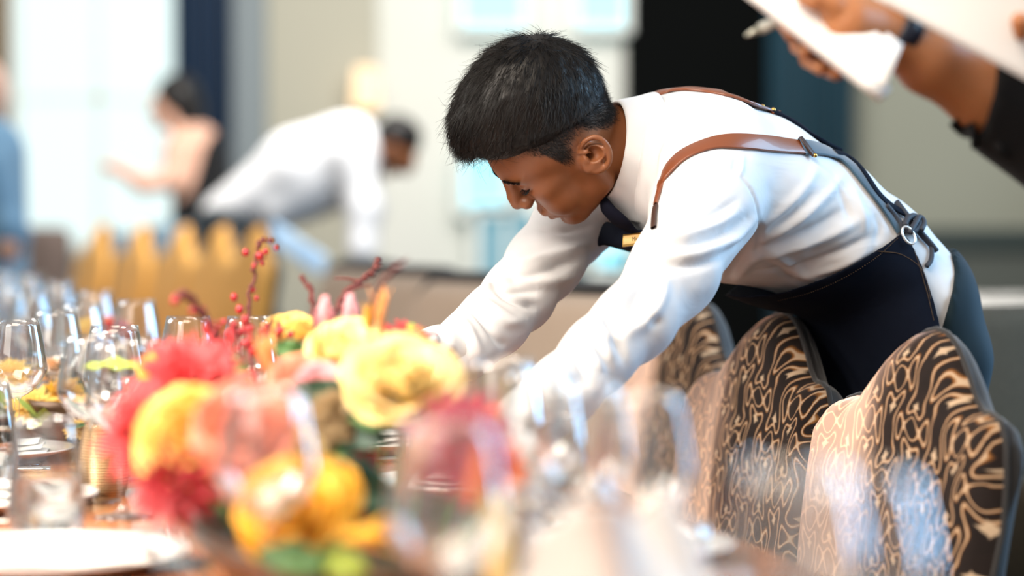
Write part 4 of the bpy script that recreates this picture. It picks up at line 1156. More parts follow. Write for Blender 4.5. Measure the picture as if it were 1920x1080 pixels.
# ---- shirt
Fs = Field.uniform((-.16, 2.84, .76), (.70, 3.90, 1.32), .0045)
for i in range(len(SC)-1):
    Fs.econe(SC[i], SC[i+1], (ST[i][1],ST[i+1][1]), (ST[i][2],ST[i+1][2]), W_, .02)
Fs.cone(P(1172,280,3.43), SC[0], .060, .062, .02)                   # neck band
cc_ = P(1149, 284, 3.425); cv = nrm(P(1139,374,3.425)-P(1166,192,3.425)); cl = nrm(W_ - cv*np.dot(W_, cv)); cn = nrm(np.cross(cl, cv))
if cn[0] < 0: cn = -cn
Fs.plane(cc_ + cn*.022, -cn)                                         # open at the neck
Fs.cone(SC[1]+W_*.10, near_arm[0], .085, .070, .05)
Fs.cone(SC[1]-W_*.10, far_arm[0], .085, .066, .05)
Fs.chain(near_arm, near_rad, .025)
Fs.chain(far_arm, far_rad, .025)
for arm_ in (near_arm, far_arm):                                    # cuffs
    d_ = nrm(arm_[-1]-arm_[-2]); Fs.cone(arm_[-1]-d_*.03, arm_[-1]+d_*.005, .040, .040, .006)
ax_hip = nrm(SC[6]-SC[5]); Fs.plane(SC[6]+ax_hip*.02, ax_hip)
Vs, Fsc = Fs.mesh(); Vs = relax(Vs, Fsc, 2, .5)
N = vnormals(Vs, Fsc)
raw_bvh = bvh_of(Vs, Fsc)
# folds: ridges and creases along lines on the cloth  (points, height, width)
FOLDS = [
 # near shoulder and upper sleeve
 ([(1262,330),(1300,312),(1352,314),(1378,322)], -.0035, .006), ([(1258,352),(1290,330),(1335,325)], .004, .008),
 ([(1240,395),(1270,372),(1300,352)], -.004, .006), ([(1236,420),(1262,398),(1290,385)], .0045, .007),
 ([(1378,322),(1396,340),(1412,362),(1422,392),(1424,425)], -.0040, .0045),
 ([(1225,462),(1290,458),(1350,440),(1400,408)], -.006, .009), ([(1222,448),(1280,442),(1340,424),(1385,395)], .005, .009),
 ([(1215,480),(1270,482),(1330,470),(1385,442),(1420,410)], .006, .010), ([(1240,500),(1300,498),(1350,478),(1395,450)], -.005, .009),
 ([(1300,420),(1345,400),(1385,372)], -.003, .007),
 ([(1208,470),(1180,520),(1160,560),(1150,600)], .006, .011), ([(1228,500),(1200,545),(1185,590)], -.006, .010),
 ([(1250,520),(1235,570),(1200,610),(1168,625)], .006, .011), ([(1180,580),(1215,600),(1240,602)], -.005, .008),
 ([(1138,560),(1142,600),(1160,640),(1172,680)], -.006, .010), ([(1120,585),(1130,640),(1150,680)], .005, .010),
 ([(1100,600),(1135,628),(1165,632)], .005, .009), ([(1085,620),(1108,665),(1130,700)], .005, .010), ([(1072,640),(1088,680),(1108,722)], -.005, .009),
 ([(1040,665),(1062,705),(1085,745)], .004, .010), ([(1025,700),(1060,722),(1100,715)], -.004, .008),
 ([(1096,770),(1060,782),(1020,812)], -.003, .004),
 # far sleeve
 ([(1120,420),(1060,432),(1010,428)], -.004, .008), ([(1118,455),(1060,470),(1000,488),(955,500)], .005, .010), ([(1090,485),(1030,505),(975,520)], -.005, .009),
 ([(1075,520),(1020,530),(960,525)], .005, .010), ([(920,525),(945,552),(985,572),(1010,575)], -.0055, .009), ([(895,555),(930,580),(970,600)], .005, .010),
 ([(880,575),(905,600),(935,640),(950,648)], -.005, .008), ([(860,590),(880,620),(905,668)], .004, .009), ([(915,590),(950,605),(985,600)], .005, .009),
 ([(900,548),(925,530),(960,525)], .006, .008), ([(835,598),(862,640),(885,690)], -.004, .008), ([(940,545),(975,545),(1010,548)], -.004,.007),
 # back and flank
 ([(1424,425),(1460,400),(1510,352),(1535,310)], .0035, .010), ([(1440,450),(1490,420),(1545,372),(1580,330)], .0045, .010), ([(1432,438),(1480,405),(1528,360)], -.0040, .007),
 ([(1405,470),(1470,452),(1530,425),(1590,388)], -.005, .009), ([(1400,490),(1480,470),(1560,440),(1625,405)], .005, .011),
 ([(1400,512),(1480,505),(1560,478),(1640,440)], -.0045, .009), ([(1480,520),(1560,505),(1640,465)], .004, .010),
 ([(1345,545),(1380,500),(1405,455),(1420,430)], -.006, .010), ([(1375,540),(1400,500),(1430,470)], .004, .010),
 ([(1440,470),(1500,512),(1560,530)], .0035, .010), ([(1430,486),(1490,528),(1540,542)], -.004, .007),
 ([(1600,350),(1618,400),(1625,440)], .003, .009), ([(1640,400),(1650,430),(1640,460)], -.003, .008), ([(1560,330),(1590,392),(1598,430)], -.003, .008),
 ([(1382,290),(1376,320),(1384,335)], -.003, .004), ([(1394,290),(1390,315),(1384,335)], .003, .004),
 ([(1260,258),(1245,290),(1238,330)], .004, .008), ([(1250,285),(1262,268),(1290,262),(1320,265)], -.003, .007), ([(1243,315),(1238,345),(1234,375)], -.004, .006),
 ([(1235,255),(1290,232),(1360,236)], .0025, .012), ([(1480,262),(1520,300),(1560,330),(1612,380)], -.0012, .003),
 ([(1422,400),(1425,440),(1415,480),(1385,520)], -.0035, .005),
]
Ncam = N @ (-D_)
for pts, hgt, wd in FOLDS:
    pc = catmull(pts, 3*len(pts)); q3 = [hit(raw_bvh, *p)[0] for p in pc]
    if any(q is None for q in q3): q3 = [q for q in q3 if q is not None]
    if len(q3) < 2: continue
    q3 = np.array(q3); best = np.full(len(Vs), 9.0); tt = np.zeros(len(Vs))
    c0 = q3.mean(0); R0 = np.linalg.norm(q3-c0, axis=1).max()+.04
    sel = np.nonzero(np.linalg.norm(Vs-c0, axis=1) < R0)[0]
    bb = np.full(len(sel), 9.0); t2 = np.zeros(len(sel))
    for i in range(len(q3)-1):
        dd, t = seg_dist(Vs[sel], q3[i], q3[i+1]); m = dd < bb; bb[m] = dd[m]; t2[m] = (i+t[m])/(len(q3)-1)
    amp = hgt*(1.45 if pts[0][0] < 1300 and pts[0][1] > 380 else 1.4)*np.exp(-(bb/(wd*.78))**2)*np.clip(np.sin(PI*np.clip(t2,.02,.98)),0,1)**.6
    Vs[sel] += N[sel]*amp[:,None]
Vs += N*(hash_noise(Vs, 22, 1)*.0022 + hash_noise(Vs, 55, 2)*.0008)[:,None]
shirt = mesh_obj('shirt', Vs, Fsc, shirt_m); wobj(shirt); addmod(shirt, 'SUBSURF', levels=1, render_levels=1)
sb = bvh_of(Vs, Fsc)

# ---- shirt collar: band round the neck, folded over, with a point at the throat
G = []; G2 = []
for i in range(49):
    a = 2*PI*i/48                                   # 0 at the throat, pi at the nape
    ca, sa = math.cos(a), math.sin(a)
    rin = np.array([.066, .063]); 
    dirv = cv*ca*.068 + cl*sa*.066
    throat = max(0, math.cos(a)) ; gap = math.exp(-((min(i,48-i))/1.6)**2)
    tip = math.exp(-((min(i,48-i)-4.2)/2.6)**2)
    nape = max(0, -ca)
    wd = .046 + .024*tip - .034*gap + .004*nape
    p0 = cc_ + dirv*1.0 - cn*(.006 + .000)
    mid = cc_ + dirv*1.06 - cn*(.010) 
    p2 = cc_ + dirv*(1.19 + .05*throat) + cn*(wd*.45)
    p3 = cc_ + dirv*(1.33 + .26*tip + .05*nape) + cn*(wd*.98)
    inner = cc_ + dirv*.97 + cn*.03
    G.append([inner, p0, mid, p2, p3])
col = MB().grid(np.array(G)).build('collar', shirt_m, None); wobj(col)
addmod(col, 'SOLIDIFY', thickness=.0022, offset=0); addmod(col, 'SUBSURF', levels=2, render_levels=2)

# ---- tie
tk = MB()
def quad_sweep(ms, pts, ws, ths, side):
    pts = catmull(pts, 14); ws = np.interp(np.linspace(0,1,14), np.linspace(0,1,len(ws)), ws); ths = np.interp(np.linspace(0,1,14), np.linspace(0,1,len(ths)), ths)
    t = np.gradient(pts, axis=0); G = []
    for i in range(14):
        s_ = nrm(side - nrm(t[i])*np.dot(side, nrm(t[i]))); n = np.cross(nrm(t[i]), s_)
        G.append([pts[i]+s_*ws[i]*math.cos(a)+n*ths[i]*math.sin(a) for a in np.linspace(0, 2*PI, 13)[:-1]])
    ms.grid(np.array(G), closed_u=True)
quad_sweep(tk, [P(1131,375,3.40), P(1140,392,3.395), P(1158,410,3.40), P(1172,424,3.41)], [.007,.013,.018,.019], [.004,.008,.008,.005], W_+.4*cn)
quad_sweep(tk, [P(1168,418,3.41), P(1195,445,3.43), P(1250,500,3.46)], [.020,.028,.034], [.006,.003,.003], W_)
wobj(tk.build('tie', tie_m))

# ---- trousers, shoes
Ft = Field.uniform((.34, 3.30, .05), (.84, 3.95, 1.15), .007)
Ft.econe(SC[4], SC[5], (ST[4][1]+.010, ST[5][1]+.012), (ST[4][2]+.008, ST[5][2]+.010), W_, .02)
Ft.econe(SC[5], SC[6], (ST[5][1]+.012, ST[6][1]+.010), (ST[5][2]+.010, ST[6][2]+.004), W_, .02)
Ft.plane(P(1757,520,3.6), nrm(-.97*R_+.24*U_))
for s, (hj, kn, an) in zip((1,-1), LEG):
    Ft.chain([hj+[-.012,0,0], kn, an+np.array([0,0,.0])], [.085,.070,.058], .02)
wa = nrm(P(1800,520,3.6)-P(1745,495,3.6)); wpt = P(1752,520,3.6); wn = nrm(P(1700,470,3.6)-P(1752,520,3.6) + 0*W_)
Ft.plane(np.array([0,0,.075]), np.array([0,0,-1.0]))
Vt, Ftc = Ft.mesh(); Vt = relax(Vt, Ftc, 3, .5)
Nt_ = vnormals(Vt, Ftc); Vt += Nt_*(hash_noise(Vt*[1,1,.5], 20, 5)*.004)[:,None]
tro = mesh_obj('trousers', Vt, Ftc, trouser_m); wobj(tro); addmod(tro, 'SUBSURF', levels=1, render_levels=1)
for hj, kn, an in LEG:
    Fx = Field.uniform(an-[.2,.12,.1], an+[.08,.08,.05], .005)
    Fx.ell(an+[.015,.0,-.035], (.045,.04,.05), None, .02); Fx.ell(an+[-.085,-.02,-.055], (.085,.045,.034), None, .03)
    Fx.plane(an*[1,1,0]+[0,0,.004], (0,0,-1.0))
    vx, fx = Fx.mesh(); vx = relax(vx, fx, 2)
    sh_ = mesh_obj('shoe', vx, fx, black_leather); wobj(sh_)

# ---- apron: bib under the chest, side edges rising to the eyelets at the small of the back, skirt in front of the legs
Fa = Field.uniform((.10, 3.20, .50), (.80, 3.95, 1.25), .006)
g_ = .009
for i in range(1, len(SC)-1):
    Fa.econe(SC[i], SC[i+1], (ST[i][1]+g_,ST[i+1][1]+g_), (ST[i][2]+g_+.004*(i>2),ST[i+1][2]+g_+.004), W_, .02)
Fa.ell(P(1500,502,3.56), (.13,.13,.055), None, .03)
for s in (1, -1):
    hj, kn, an = LEG[0] if s > 0 else LEG[1]
    Fa.cone(hj+[-.01,0,.02], [kn[0]-.005, kn[1], .52], .112, .10, .05)
Fa.plane(np.array([0,0,.55]), (0,0,-1.0))
Va, Fac = Fa.mesh(); Va = relax(Va, Fac, 3, .5)
def topx(V):                                       # project (mirrored to the near side of his body) into the side view
    c0 = SC[4]; s_ = (V-c0) @ W_; Vm = V - np.outer(np.where(s_ < 0, 2*s_, 0), W_)
    r = Vm - CAM; dz = r @ D_
    return 960 + FPX*(r@R_)/dz, 540 - FPX*(r@U_)/dz
px_, py_ = topx(Va)
e_top = np.interp(px_, [1200,1260,1320,1400,1460,1520,1580,1640,1692], [470,520,547,553,547,531,505,468,430])
e_side = np.interp(py_, [430,480,540,600,700,900], [1700,1722,1748,1764,1782,1800])
keep = (py_ > e_top) & (px_ < e_side)
fk = keep[Fac].all(1); Fac2 = Fac[fk]
# straighten the ragged cut by pulling border vertices onto the edge curve
used = np.unique(Fac2); remap = -np.ones(len(Va), int); remap[used] = np.arange(len(used))
Va2 = Va[used]; Fac2 = remap[Fac2]
ed = {}
for f in Fac2:
    for a in range(4):
        e = (min(f[a], f[(a+1)%4]), max(f[a], f[(a+1)%4])); ed[e] = ed.get(e, 0)+1
bord = [e for e, c in ed.items() if c == 1]
adj = {}
for a, b in bord: adj.setdefault(a, []).append(b); adj.setdefault(b, []).append(a)
for _ in range(14):
    new = {a: sum((Va2[b] for b in bs), Va2[a]*1.0)/(1+len(bs)) for a, bs in adj.items() if Va2[a][2] > .56}
    for a, v in new.items(): Va2[a] = v
Na = vnormals(Va2, Fac2); Va2 += Na*(hash_noise(Va2, 14, 6)*.004)[:,None]
am = MB().add(Va2, Fac2)
apron = am.build('apron', denim_m); wobj(apron); addmod(apron, 'SOLIDIFY', thickness=.0025, offset=1); addmod(apron, 'SUBSURF', levels=1, render_levels=1)
# bib top hanging free under the throat
bibG = []
topL = [P(1122,446,3.50), P(1135,415,3.47), P(1165,424,3.43), P(1205,430,3.395), P(1232,416,3.36)]
botL = [P(1130,454,3.51), P(1145,461,3.48), P(1180,465,3.44), P(1215,468,3.405), P(1245,472,3.365)]
endL = [P(1180,470,3.56), P(1200,476,3.53), P(1240,484,3.49), P(1285,500,3.45), P(1330,530,3.42)]
tl, bl, el_ = catmull(topL, 17), catmull(botL, 17), catmull(endL, 17)
for t in np.linspace(0, 1, 12):
    if t < .4: s_ = t/.4; bibG.append(tl*(1-s_)+bl*s_ - np.outer(np.full(17, math.sin(PI*s_)*.010), nrm(U_-D_*.0+R_*.4)) )
    else: s_ = (t-.4)/.6; bibG.append(bl*(1-s_)+el_*s_)
bib = MB().grid(np.array(bibG)).build('apron_bib', denim_m); wobj(bib); addmod(bib, 'SOLIDIFY', thickness=.003, offset=0); addmod(bib, 'SUBSURF', levels=2, render_levels=2)

# ---- straps
def on_shirt(pts, n, up=.002):
    c = catmull(pts, n); out = []; nn = []
    for p in c:
        h, n_ = hit(sb, p[0], p[1])
        if h is None:
            q = P(p[0], p[1], p[2] if len(p) > 2 else 3.5); r = sb.find_nearest(Vector(q)); h, n_ = np.array(r[0]), np.array(r[1])
        out.append(h + n_*up); nn.append(n_)
    out = np.array(out); nn = np.array(nn)
    for _ in range(3): out[1:-1] = (out[:-2]+out[1:-1]*2+out[2:])/4; nn[1:-1] = (nn[:-2]+nn[1:-1]*2+nn[2:])/4
    return out, nn
def strap(pts, n, width, mt, name='strap', up=.002, th=.0028):
    a, b = on_shirt(pts, n, up); return wobj(ribbon(a, b, width, th, name, mt, None))
strap([(1232,385),(1237,362),(1242,345),(1254,322),(1276,297),(1310,279),(1350,268),(1395,267),(1445,271),(1510,279)], 44, np.r_[np.full(6,.007), np.linspace(.007,.0245,11), np.full(27,.0245)], leather_m, 'leather_strap')
strap([(1232,388),(1229,405),(1227,430)], 10, .008, mat('shaded_strap_leather', (.05,.02,.012), .5), 'strap_end')  # lower strap end: shade beside the sleeve put into a darker leather colour
strap([(1500,278),(1530,281),(1560,291),(1592,312),(1620,345),(1645,378),(1664,405),(1684,436)], 30, np.r_[np.full(14,.026), np.linspace(.026,.015,16)], denim_blue, 'denim_strap', .0035)
# far strap runs along the ridge of the back
def ridge(pts, n, width, mt, name, up):
    c = catmull(pts, n); out = []; nn = []
    for p in c:
        q = P(*p); r = sb.find_nearest(Vector(q)); h, n_ = np.array(r[0]), np.array(r[1]); out.append(h+n_*up); nn.append(n_)
    out = np.array(out); nn = np.array(nn)
    for _ in range(3): out[1:-1] = (out[:-2]+out[1:-1]*2+out[2:])/4
    return wobj(ribbon(out, nn, width, .003, name, mt, None))
def skyline(px, dy):
    for py in np.arange(120, 600, 1.5):
        h, n_ = hit(sb, px, py)
        if h is not None: return P(px, py-dy, (h-CAM)@D_ + .012)
def far_strap(xs, dy, width, mt, name):
    out = np.array([skyline(x, dy) for x in xs])
    for _ in range(3): out[1:-1] = (out[:-2]+out[1:-1]*2+out[2:])/4
    return wobj(ribbon(out, np.array([nrm(U_-.25*D_)]*len(out)), width, .003, name, mt, None))
far_strap(np.linspace(1205,1458,30), 4.0, .022, leather_m, 'leather_strap')
far_strap(np.linspace(1436,1572,20), 4.5, .018, denim_m, 'denim_strap')
strap([(1560,291),(1590,300),(1618,332),(1640,366),(1668,392),(1690,404)], 24, .012, denim_m, 'denim_strap', .005)
# buckle
bk = MB()
h0, n0 = hit(sb, 1508, 280); tdir = nrm(hit(sb,1525,284)[0]-h0); sdir = nrm(np.cross(tdir, n0))
Mb = np.column_stack([tdir, sdir, nrm(n0)])
tilt = nrm(sdir + tdir*.35); tl2 = nrm(np.cross(nrm(n0), tilt)); Mb = np.column_stack([tl2, tilt, nrm(n0)])
bk.box(h0+nrm(n0)*.0065, (.009,.034,.004), Mb, .0015)
wobj(bk.build('buckle', mat('dark_brown_leather', (.035,.012,.008), .4)))
ms_ = MB(); ms_.ball(h0+nrm(n0)*.008-tilt*.017*(1 if tilt[2]>0 else -1), .0032, 8); wobj(ms_.build('rivet', brass_m))
for q in ((1430,208),(1450,220)):
    p = skyline(q[0], 8.5)
    wobj(MB().ball(p, .0036, 8).build('rivet', brass_m))
# eyelet, knotted cord at the small of the back
h1, n1 = hit(sb, 1694, 446)
if h1 is None: r = sb.find_nearest(Vector(P(1694,446,3.46))); h1, n1 = np.array(r[0]), np.array(r[1])
ey = MB(); n1 = nrm(n1 - .0*W_ + .5*(-D_)); e1 = nrm(U_ - n1*np.dot(U_, n1) - R_*.55); e1 = nrm(e1 - n1*np.dot(e1,n1)); e2 = np.cross(n1, e1)
h1 = h1 + n1*.016
ey.tube([h1+e1*.0135*math.cos(a)+e2*.0085*math.sin(a) for a in np.linspace(0, 2*PI, 25)], .0019, 8, cap=False)
wobj(ey.build('eyelet', mat('white_eyelet_metal', (.85,.87,.9), .25, metal=.7)))
cord = MB()
def cordpath(pts, r, n=28, lift=0.0):
    out = []
    for p in catmull(pts, n):
        h, n_ = hit(sb, *p)
        out.append(h + n_*(r+.0015+lift) if h is not None else skyline(p[0], 3))
    out = np.array([o for o in out if o is not None])
    for _ in range(2): out[1:-1] = (out[:-2]+out[1:-1]*2+out[2:])/4
    cord.tube(out, r, 8)
cordpath([(1655,388),(1672,408),(1684,424),(1692,440)], .0046)
cordpath([(1676,384),(1690,402),(1702,418),(1706,432)], .0046)
cordpath([(1686,430),(1692,418),(1704,414),(1713,424),(1708,437),(1696,440),(1688,431)], .0046, 30, .006)
cordpath([(1694,444),(1700,432),(1710,418),(1718,428),(1712,440)], .0042, 24, .010)
cordpath([(1712,432),(1728,450),(1741,466),(1741,488),(1733,500)], .0036)
cordpath([(1716,436),(1734,456),(1748,474)], .0040, 20, .002)
wobj(cord.build('apron_cord', mat('dark_cord', (.03,.035,.05), .7)))
# stitching along the apron edge
stt = MB()
ab = bvh_of(Va2, Fac2)
for line in ([(1460,560),(1520,545),(1580,519),(1640,482),(1680,448)], [(1645,470),(1690,478),(1730,510),(1744,560)], [(1712,470),(1735,540),(1750,600)]):
    for p in catmull(line, 60)[::1]:
        h, n_ = hit(ab, *p)
        if h is None: continue
        stt.ball(h+nrm(n_)*.0032*(1 if np.dot(n_, -D_)>0 else -1), (.0009,.0005,.0005), 4)
wobj(stt.build('stitching', stitch_m))

# ---- name badge on the bib, bracelet-free gloves
bg = MB(); c0 = P(1199,450,3.385); bt = nrm(P(1232,440,3.36)-P(1170,447,3.41)); bn = nrm(np.cross(bt, U_)); 
if np.dot(bn, D_) > 0: bn = -bn
bn = nrm(bn + U_*.15); bu = nrm(np.cross(bn, bt)); bu = bu if bu[2] > 0 else -bu
Mg = np.column_stack([bt, bu, bn])
bg.box(c0+bn*.006, (.054,.018,.003), Mg, .001); badge = bg.build('name_badge', brass_m); wobj(badge)
fr = MB(); fr.box(c0+bn*.008, (.047,.0125,.001), Mg, .0003); wobj(fr.build('badge_plate', mat('pale_gold_plate', (.78,.50,.20), .35, metal=.5)))
fc = bpy.data.curves.new('badge_text', 'FONT'); fc.body = 'Min'; fc.size = .0085; fc.align_x = 'CENTER'; fc.align_y = 'CENTER'; fc.extrude = .0001
tmp_ = bpy.data.objects.new('tmp_text', fc); C.objects.link(tmp_); bpy.context.view_layer.update(); tm_ = bpy.data.meshes.new_from_object(tmp_.evaluated_get(bpy.context.evaluated_depsgraph_get())); bpy.data.objects.remove(tmp_)
to = bpy.data.objects.new('badge_lettering', tm_); C.objects.link(to); tm_.materials.clear(); tm_.materials.append(mat('dark_engraving', (.12,.07,.03), .5))
Mt = Matrix(((bt[0],bu[0],bn[0],0),(bt[1],bu[1],bn[1],0),(bt[2],bu[2],bn[2],0),(0,0,0,1))); Mt.translation = Vector(c0+bn*.0087)
to.parent = waiter; to.matrix_parent_inverse = Matrix.Translation(-WP); to.matrix_basis = Mt
for hd in (near_hand, far_hand):
    lo = hd['p']-.10; hi = hd['p']+.10
    Fg = Field.uniform(lo, hi, .0026)
    hand(Fg, hd, .0022)
    arm_ = near_arm if hd is near_hand else far_arm
    d_ = nrm(arm_[-1]-arm_[-2]); Fg.cone(arm_[-1]-d_*.02, hd['w'], .030, .026, .012)
    vg, fg = Fg.mesh(); vg = relax(vg, fg, 1)
    go = mesh_obj('glove', vg, fg, glove_m); wobj(go)
# ================================================================== other people
skin2 = mat('light_brown_skin', (.42,.17,.065), .45, sss=.1); nt = NT(skin2); nt.color(nt.mix(nt.noise(30, 3), (.46,.19,.075), (.36,.135,.05)))
skin3 = mat('pale_skin', (.62,.36,.26), .5, sss=.1)
black_cloth = mat('black_cotton', (.006,.006,.007), .85, sheen=.05, spec=.2)
paper_m = mat('white_paper', (.86,.86,.86), .7)
def person_root(loc, label): return empty('person', loc, 0, label, 'person')
def child(o, root): o.parent = root; o.matrix_parent_inverse = Matrix.Translation(-Vector(root.location)); return o
def grow(fn, lo, hi, h, name, m, root, it=2):
    F = Field.uniform(lo, hi, h); fn(F); v, f = F.mesh(); v = relax(v, f, it); o = mesh_obj(name, v, f, m); child(o, root); return o

def face(F, c, fw, k=1.0):
    """nose, brow, eye hollows, lips, chin and ears on a head centred at c that looks along fw"""
    c = np.asarray(c, float); fw = nrm(fw); sd = nrm(np.cross([0,0,1.], fw)); up = np.cross(fw, sd)
    pt = lambda f, s_, u: c + (fw*f + sd*s_ + up*u)*k
    F.cone(pt(.086,0,.012), pt(.108,0,-.022), .009*k, .014*k, .012)
    for s_ in (-1,1):
        F.ell(pt(.094,s_*.032,.008), (.014*k,)*3, None, .01, 'sub'); F.ell(pt(.082,s_*.032,.006), (.012*k,)*3, None, .003)
        F.ell(pt(-.005,s_*.078,-.005), (.018*k,.012*k,.030*k), None, .006)
    F.cone(pt(.088,-.018,-.048), pt(.088,.018,-.048), .008*k, .008*k, .008); F.ell(pt(.072,0,-.085), (.022*k,)*3, None, .02)
# ---- the arm that reaches in at the top right with a notepad, and its owner standing beyond the frame
AD = 2.66
shoulder = np.array([.98, 2.86, 1.42]); 
writer = person_root((1.03, 2.88, 0), 'person in a black short-sleeved top holding a white notepad and pen over the waiter')
el = P(2010, 262, 2.74); wr = P(1668, 62, 2.66); kn = P(1590, 50, 2.64)
hx, hy = 1.05, 2.90
def wbody(F):
    F.chain([el, P(1850,168,2.71), P(1740,112,2.68), P(1690,80,2.665), wr], [.046,.046,.036,.026,.025], .015)
    F.cone(shoulder, el, .052, .044, .03)
    # palm and thumb side, seen above the pad
    F.cone(wr, kn, .026, .034, .012)
    F.ell(P(1590,38,2.655), (.044,.022,.026), None, .015)
    F.ell(P(1545,18,2.66), (.030,.017,.022), None, .012)
    # fingers curl under the pad and show below its edge
    base = [P(1520,34,2.69), P(1540,50,2.69), P(1562,66,2.69), P(1585,80,2.69)]
    mid = [P(1476,48,2.705), P(1497,86,2.705), P(1516,112,2.705), P(1542,126,2.705)]
    tip = [P(1484,66,2.665), P(1512,96,2.66), P(1540,128,2.66), P(1568,138,2.66)]
    for j in range(4): F.chain([kn*.4+base[j]*.6, base[j], mid[j], tip[j]], [.012,.0105,.0095,.0085], .004)
    F.chain([P(1600,40,2.64), P(1560,12,2.62), P(1528,0,2.615), P(1505,-8,2.62)], [.016,.0125,.0105,.009], .008)
    # torso, legs and head (beyond the frame)
    F.econe([hx,hy,1.38],[hx,hy,1.12],(.17,.15),(.10,.10),[0,1,0],.03); F.econe([hx,hy,1.12],[hx,hy,.92],(.15,.16),(.10,.11),[0,1,0],.03)
    F.cone([hx,hy,1.38],[hx,hy,1.52],.055,.050,.03); F.ell([hx-.01,hy,1.63],(.095,.075,.115),None,.02); face(F, [hx-.01,hy,1.63], [-1,0,-.25])
    for s in (-1,1):
        F.chain([[hx,hy+s*.09,.90],[hx-.01,hy+s*.09,.48],[hx,hy+s*.09,.08]],[.080,.05,.034],.02); F.cone([hx,hy+s*.09,.04],[hx-.14,hy+s*.09,.03],.03,.025,.02)
        F.cone([hx,hy+.17,1.38],[hx+.02,hy+.22,1.12],.045,.038,.02)
    F.chain([[hx,hy+.2,1.38],[hx+.02,hy+.24,1.12],P(1990,40,2.62)],[.045,.036,.024],.02)
    F.chain([P(1990,40,2.62), P(1935,45,2.565), P(1912,40,2.555), P(1914,62,2.56)],[.012,.010,.009,.0085],.004)
Fw = Field(axis(hx-.75, hx-.76, .62, hx+.28, .0032, .012) if False else axis(.28, .28, .62, 1.40, .0032, .012), axis(2.48, 2.52, 2.80, 3.22, .0034, .012), axis(0.0, 1.18, 1.40, 1.80, .0032, .009))
wbody(Fw); vv, ff = Fw.mesh(); vv = relax(vv, ff, 2, .45); child(mesh_obj('body', vv, ff, skin2), writer)
# sleeve and clothes
def wshirt(F):
    F.econe([hx,hy,1.38],[hx,hy,1.10],(.195,.175),(.12,.115),[0,1,0],.03); F.econe([hx,hy,1.10],[hx,hy,.90],(.175,.19),(.115,.13),[0,1,0],.03)
    F.cone([hx,hy,1.40],[hx,hy,1.45],.07,.065,.03)
    d = nrm(el-shoulder)
    F.chain([shoulder, el, P(1925,208,2.73), P(1850,170,2.712)], [.078,.068,.062,.060], .03)
    F.ell(P(1900,240,2.74),(.040,.035,.026),None,.02)
    for s in (-1,1): F.cone([hx,hy+s*.15,1.37],[hx+.01,hy+s*.2,1.2],.075,.065,.03)
    fd = nrm(P(1880,150,2.7)-P(1980,215,2.75))
    F.plane(P(1843,180,2.72), nrm(P(1800,172,2.72)-P(1850,180,2.72)), 0)
o = grow(wshirt, (.45,2.55,.88), (1.34,3.20,1.55), .006, 'black_top', black_cloth, writer); addmod(o, 'SUBSURF', levels=1, render_levels=1)
# ragged hem hanging from the sleeve
hm_ = MB(); n = 25; topc = catmull([P(1783,232,2.70),P(1800,205,2.69),P(1842,185,2.69),P(1850,140,2.70)],n)
lowp = catmull([(1780,236),(1800,258),(1822,262),(1828,284),(1850,270),(1868,284),(1900,298),(1925,292),(1950,300)], n)
up_p = catmull([(1800,225),(1850,150),(1940,140)], n)
G = np.array([[P(*(np.array(up_p[i])*(1-t)+np.array(lowp[i])*t), 2.695+.02*math.sin(i*.7)*t) for t in np.linspace(0,1,6)] for i in range(n)])
ho = child(MB().grid(G).build('sleeve_hem', black_cloth), writer); addmod(ho, 'SOLIDIFY', thickness=.004); addmod(ho, 'SUBSURF', levels=1, render_levels=1)
def wtr(F):
    F.econe([hx,hy,1.0],[hx,hy,.86],(.165,.18),(.11,.12),[0,1,0],.03)
    for s in (-1,1): F.chain([[hx,hy+s*.09,.88],[hx-.01,hy+s*.09,.48],[hx,hy+s*.09,.07]],[.098,.075,.065],.02)
grow(wtr, (.75,2.60,.03), (1.30,3.20,1.06), .009, 'trousers', black_cloth, writer)
grow(lambda F: (F.ell([hx+.01,hy,1.655],(.105,.088,.11),None,.02), F.plane([hx-.05,hy,1.60],nrm([-1,0,-1]))), (hx-.16,hy-.14,1.5),(hx+.16,hy+.14,1.82), .008, 'hair', hair_m, writer)
# watch
wd_ = nrm(P(1700,86,2.67)-wr); wc = P(1683,62,2.662); wm = MB()
su = nrm(U_-wd_*np.dot(U_,wd_)); sv_ = np.cross(wd_, su)
wm.grid(np.array([[wc+su*math.cos(a)*rr+sv_*math.sin(a)*rr+wd_*t for a in np.linspace(0,2*PI,33)[:-1]] for t, rr in ((-.012,.026),(-.0115,.031),(.0115,.032),(.012,.027))]), closed_u=True)
child(wm.build('watch_strap', mat('dark_watch_strap', (.008,.009,.02), .35)), writer)
fn_ = nrm(su*.8-D_*.5); f1 = nrm(np.cross(fn_, wd_)); Mw = np.column_stack([wd_, f1, fn_])
child(MB().box(wc+fn_*.033, (.030,.030,.008), Mw, .004).build('watch_case', steel_m), writer)
child(MB().box(wc+fn_*.0375, (.024,.024,.001), Mw, .0004).build('watch_face', mat('blue_black_glass', (.01,.015,.06), .08)), writer)
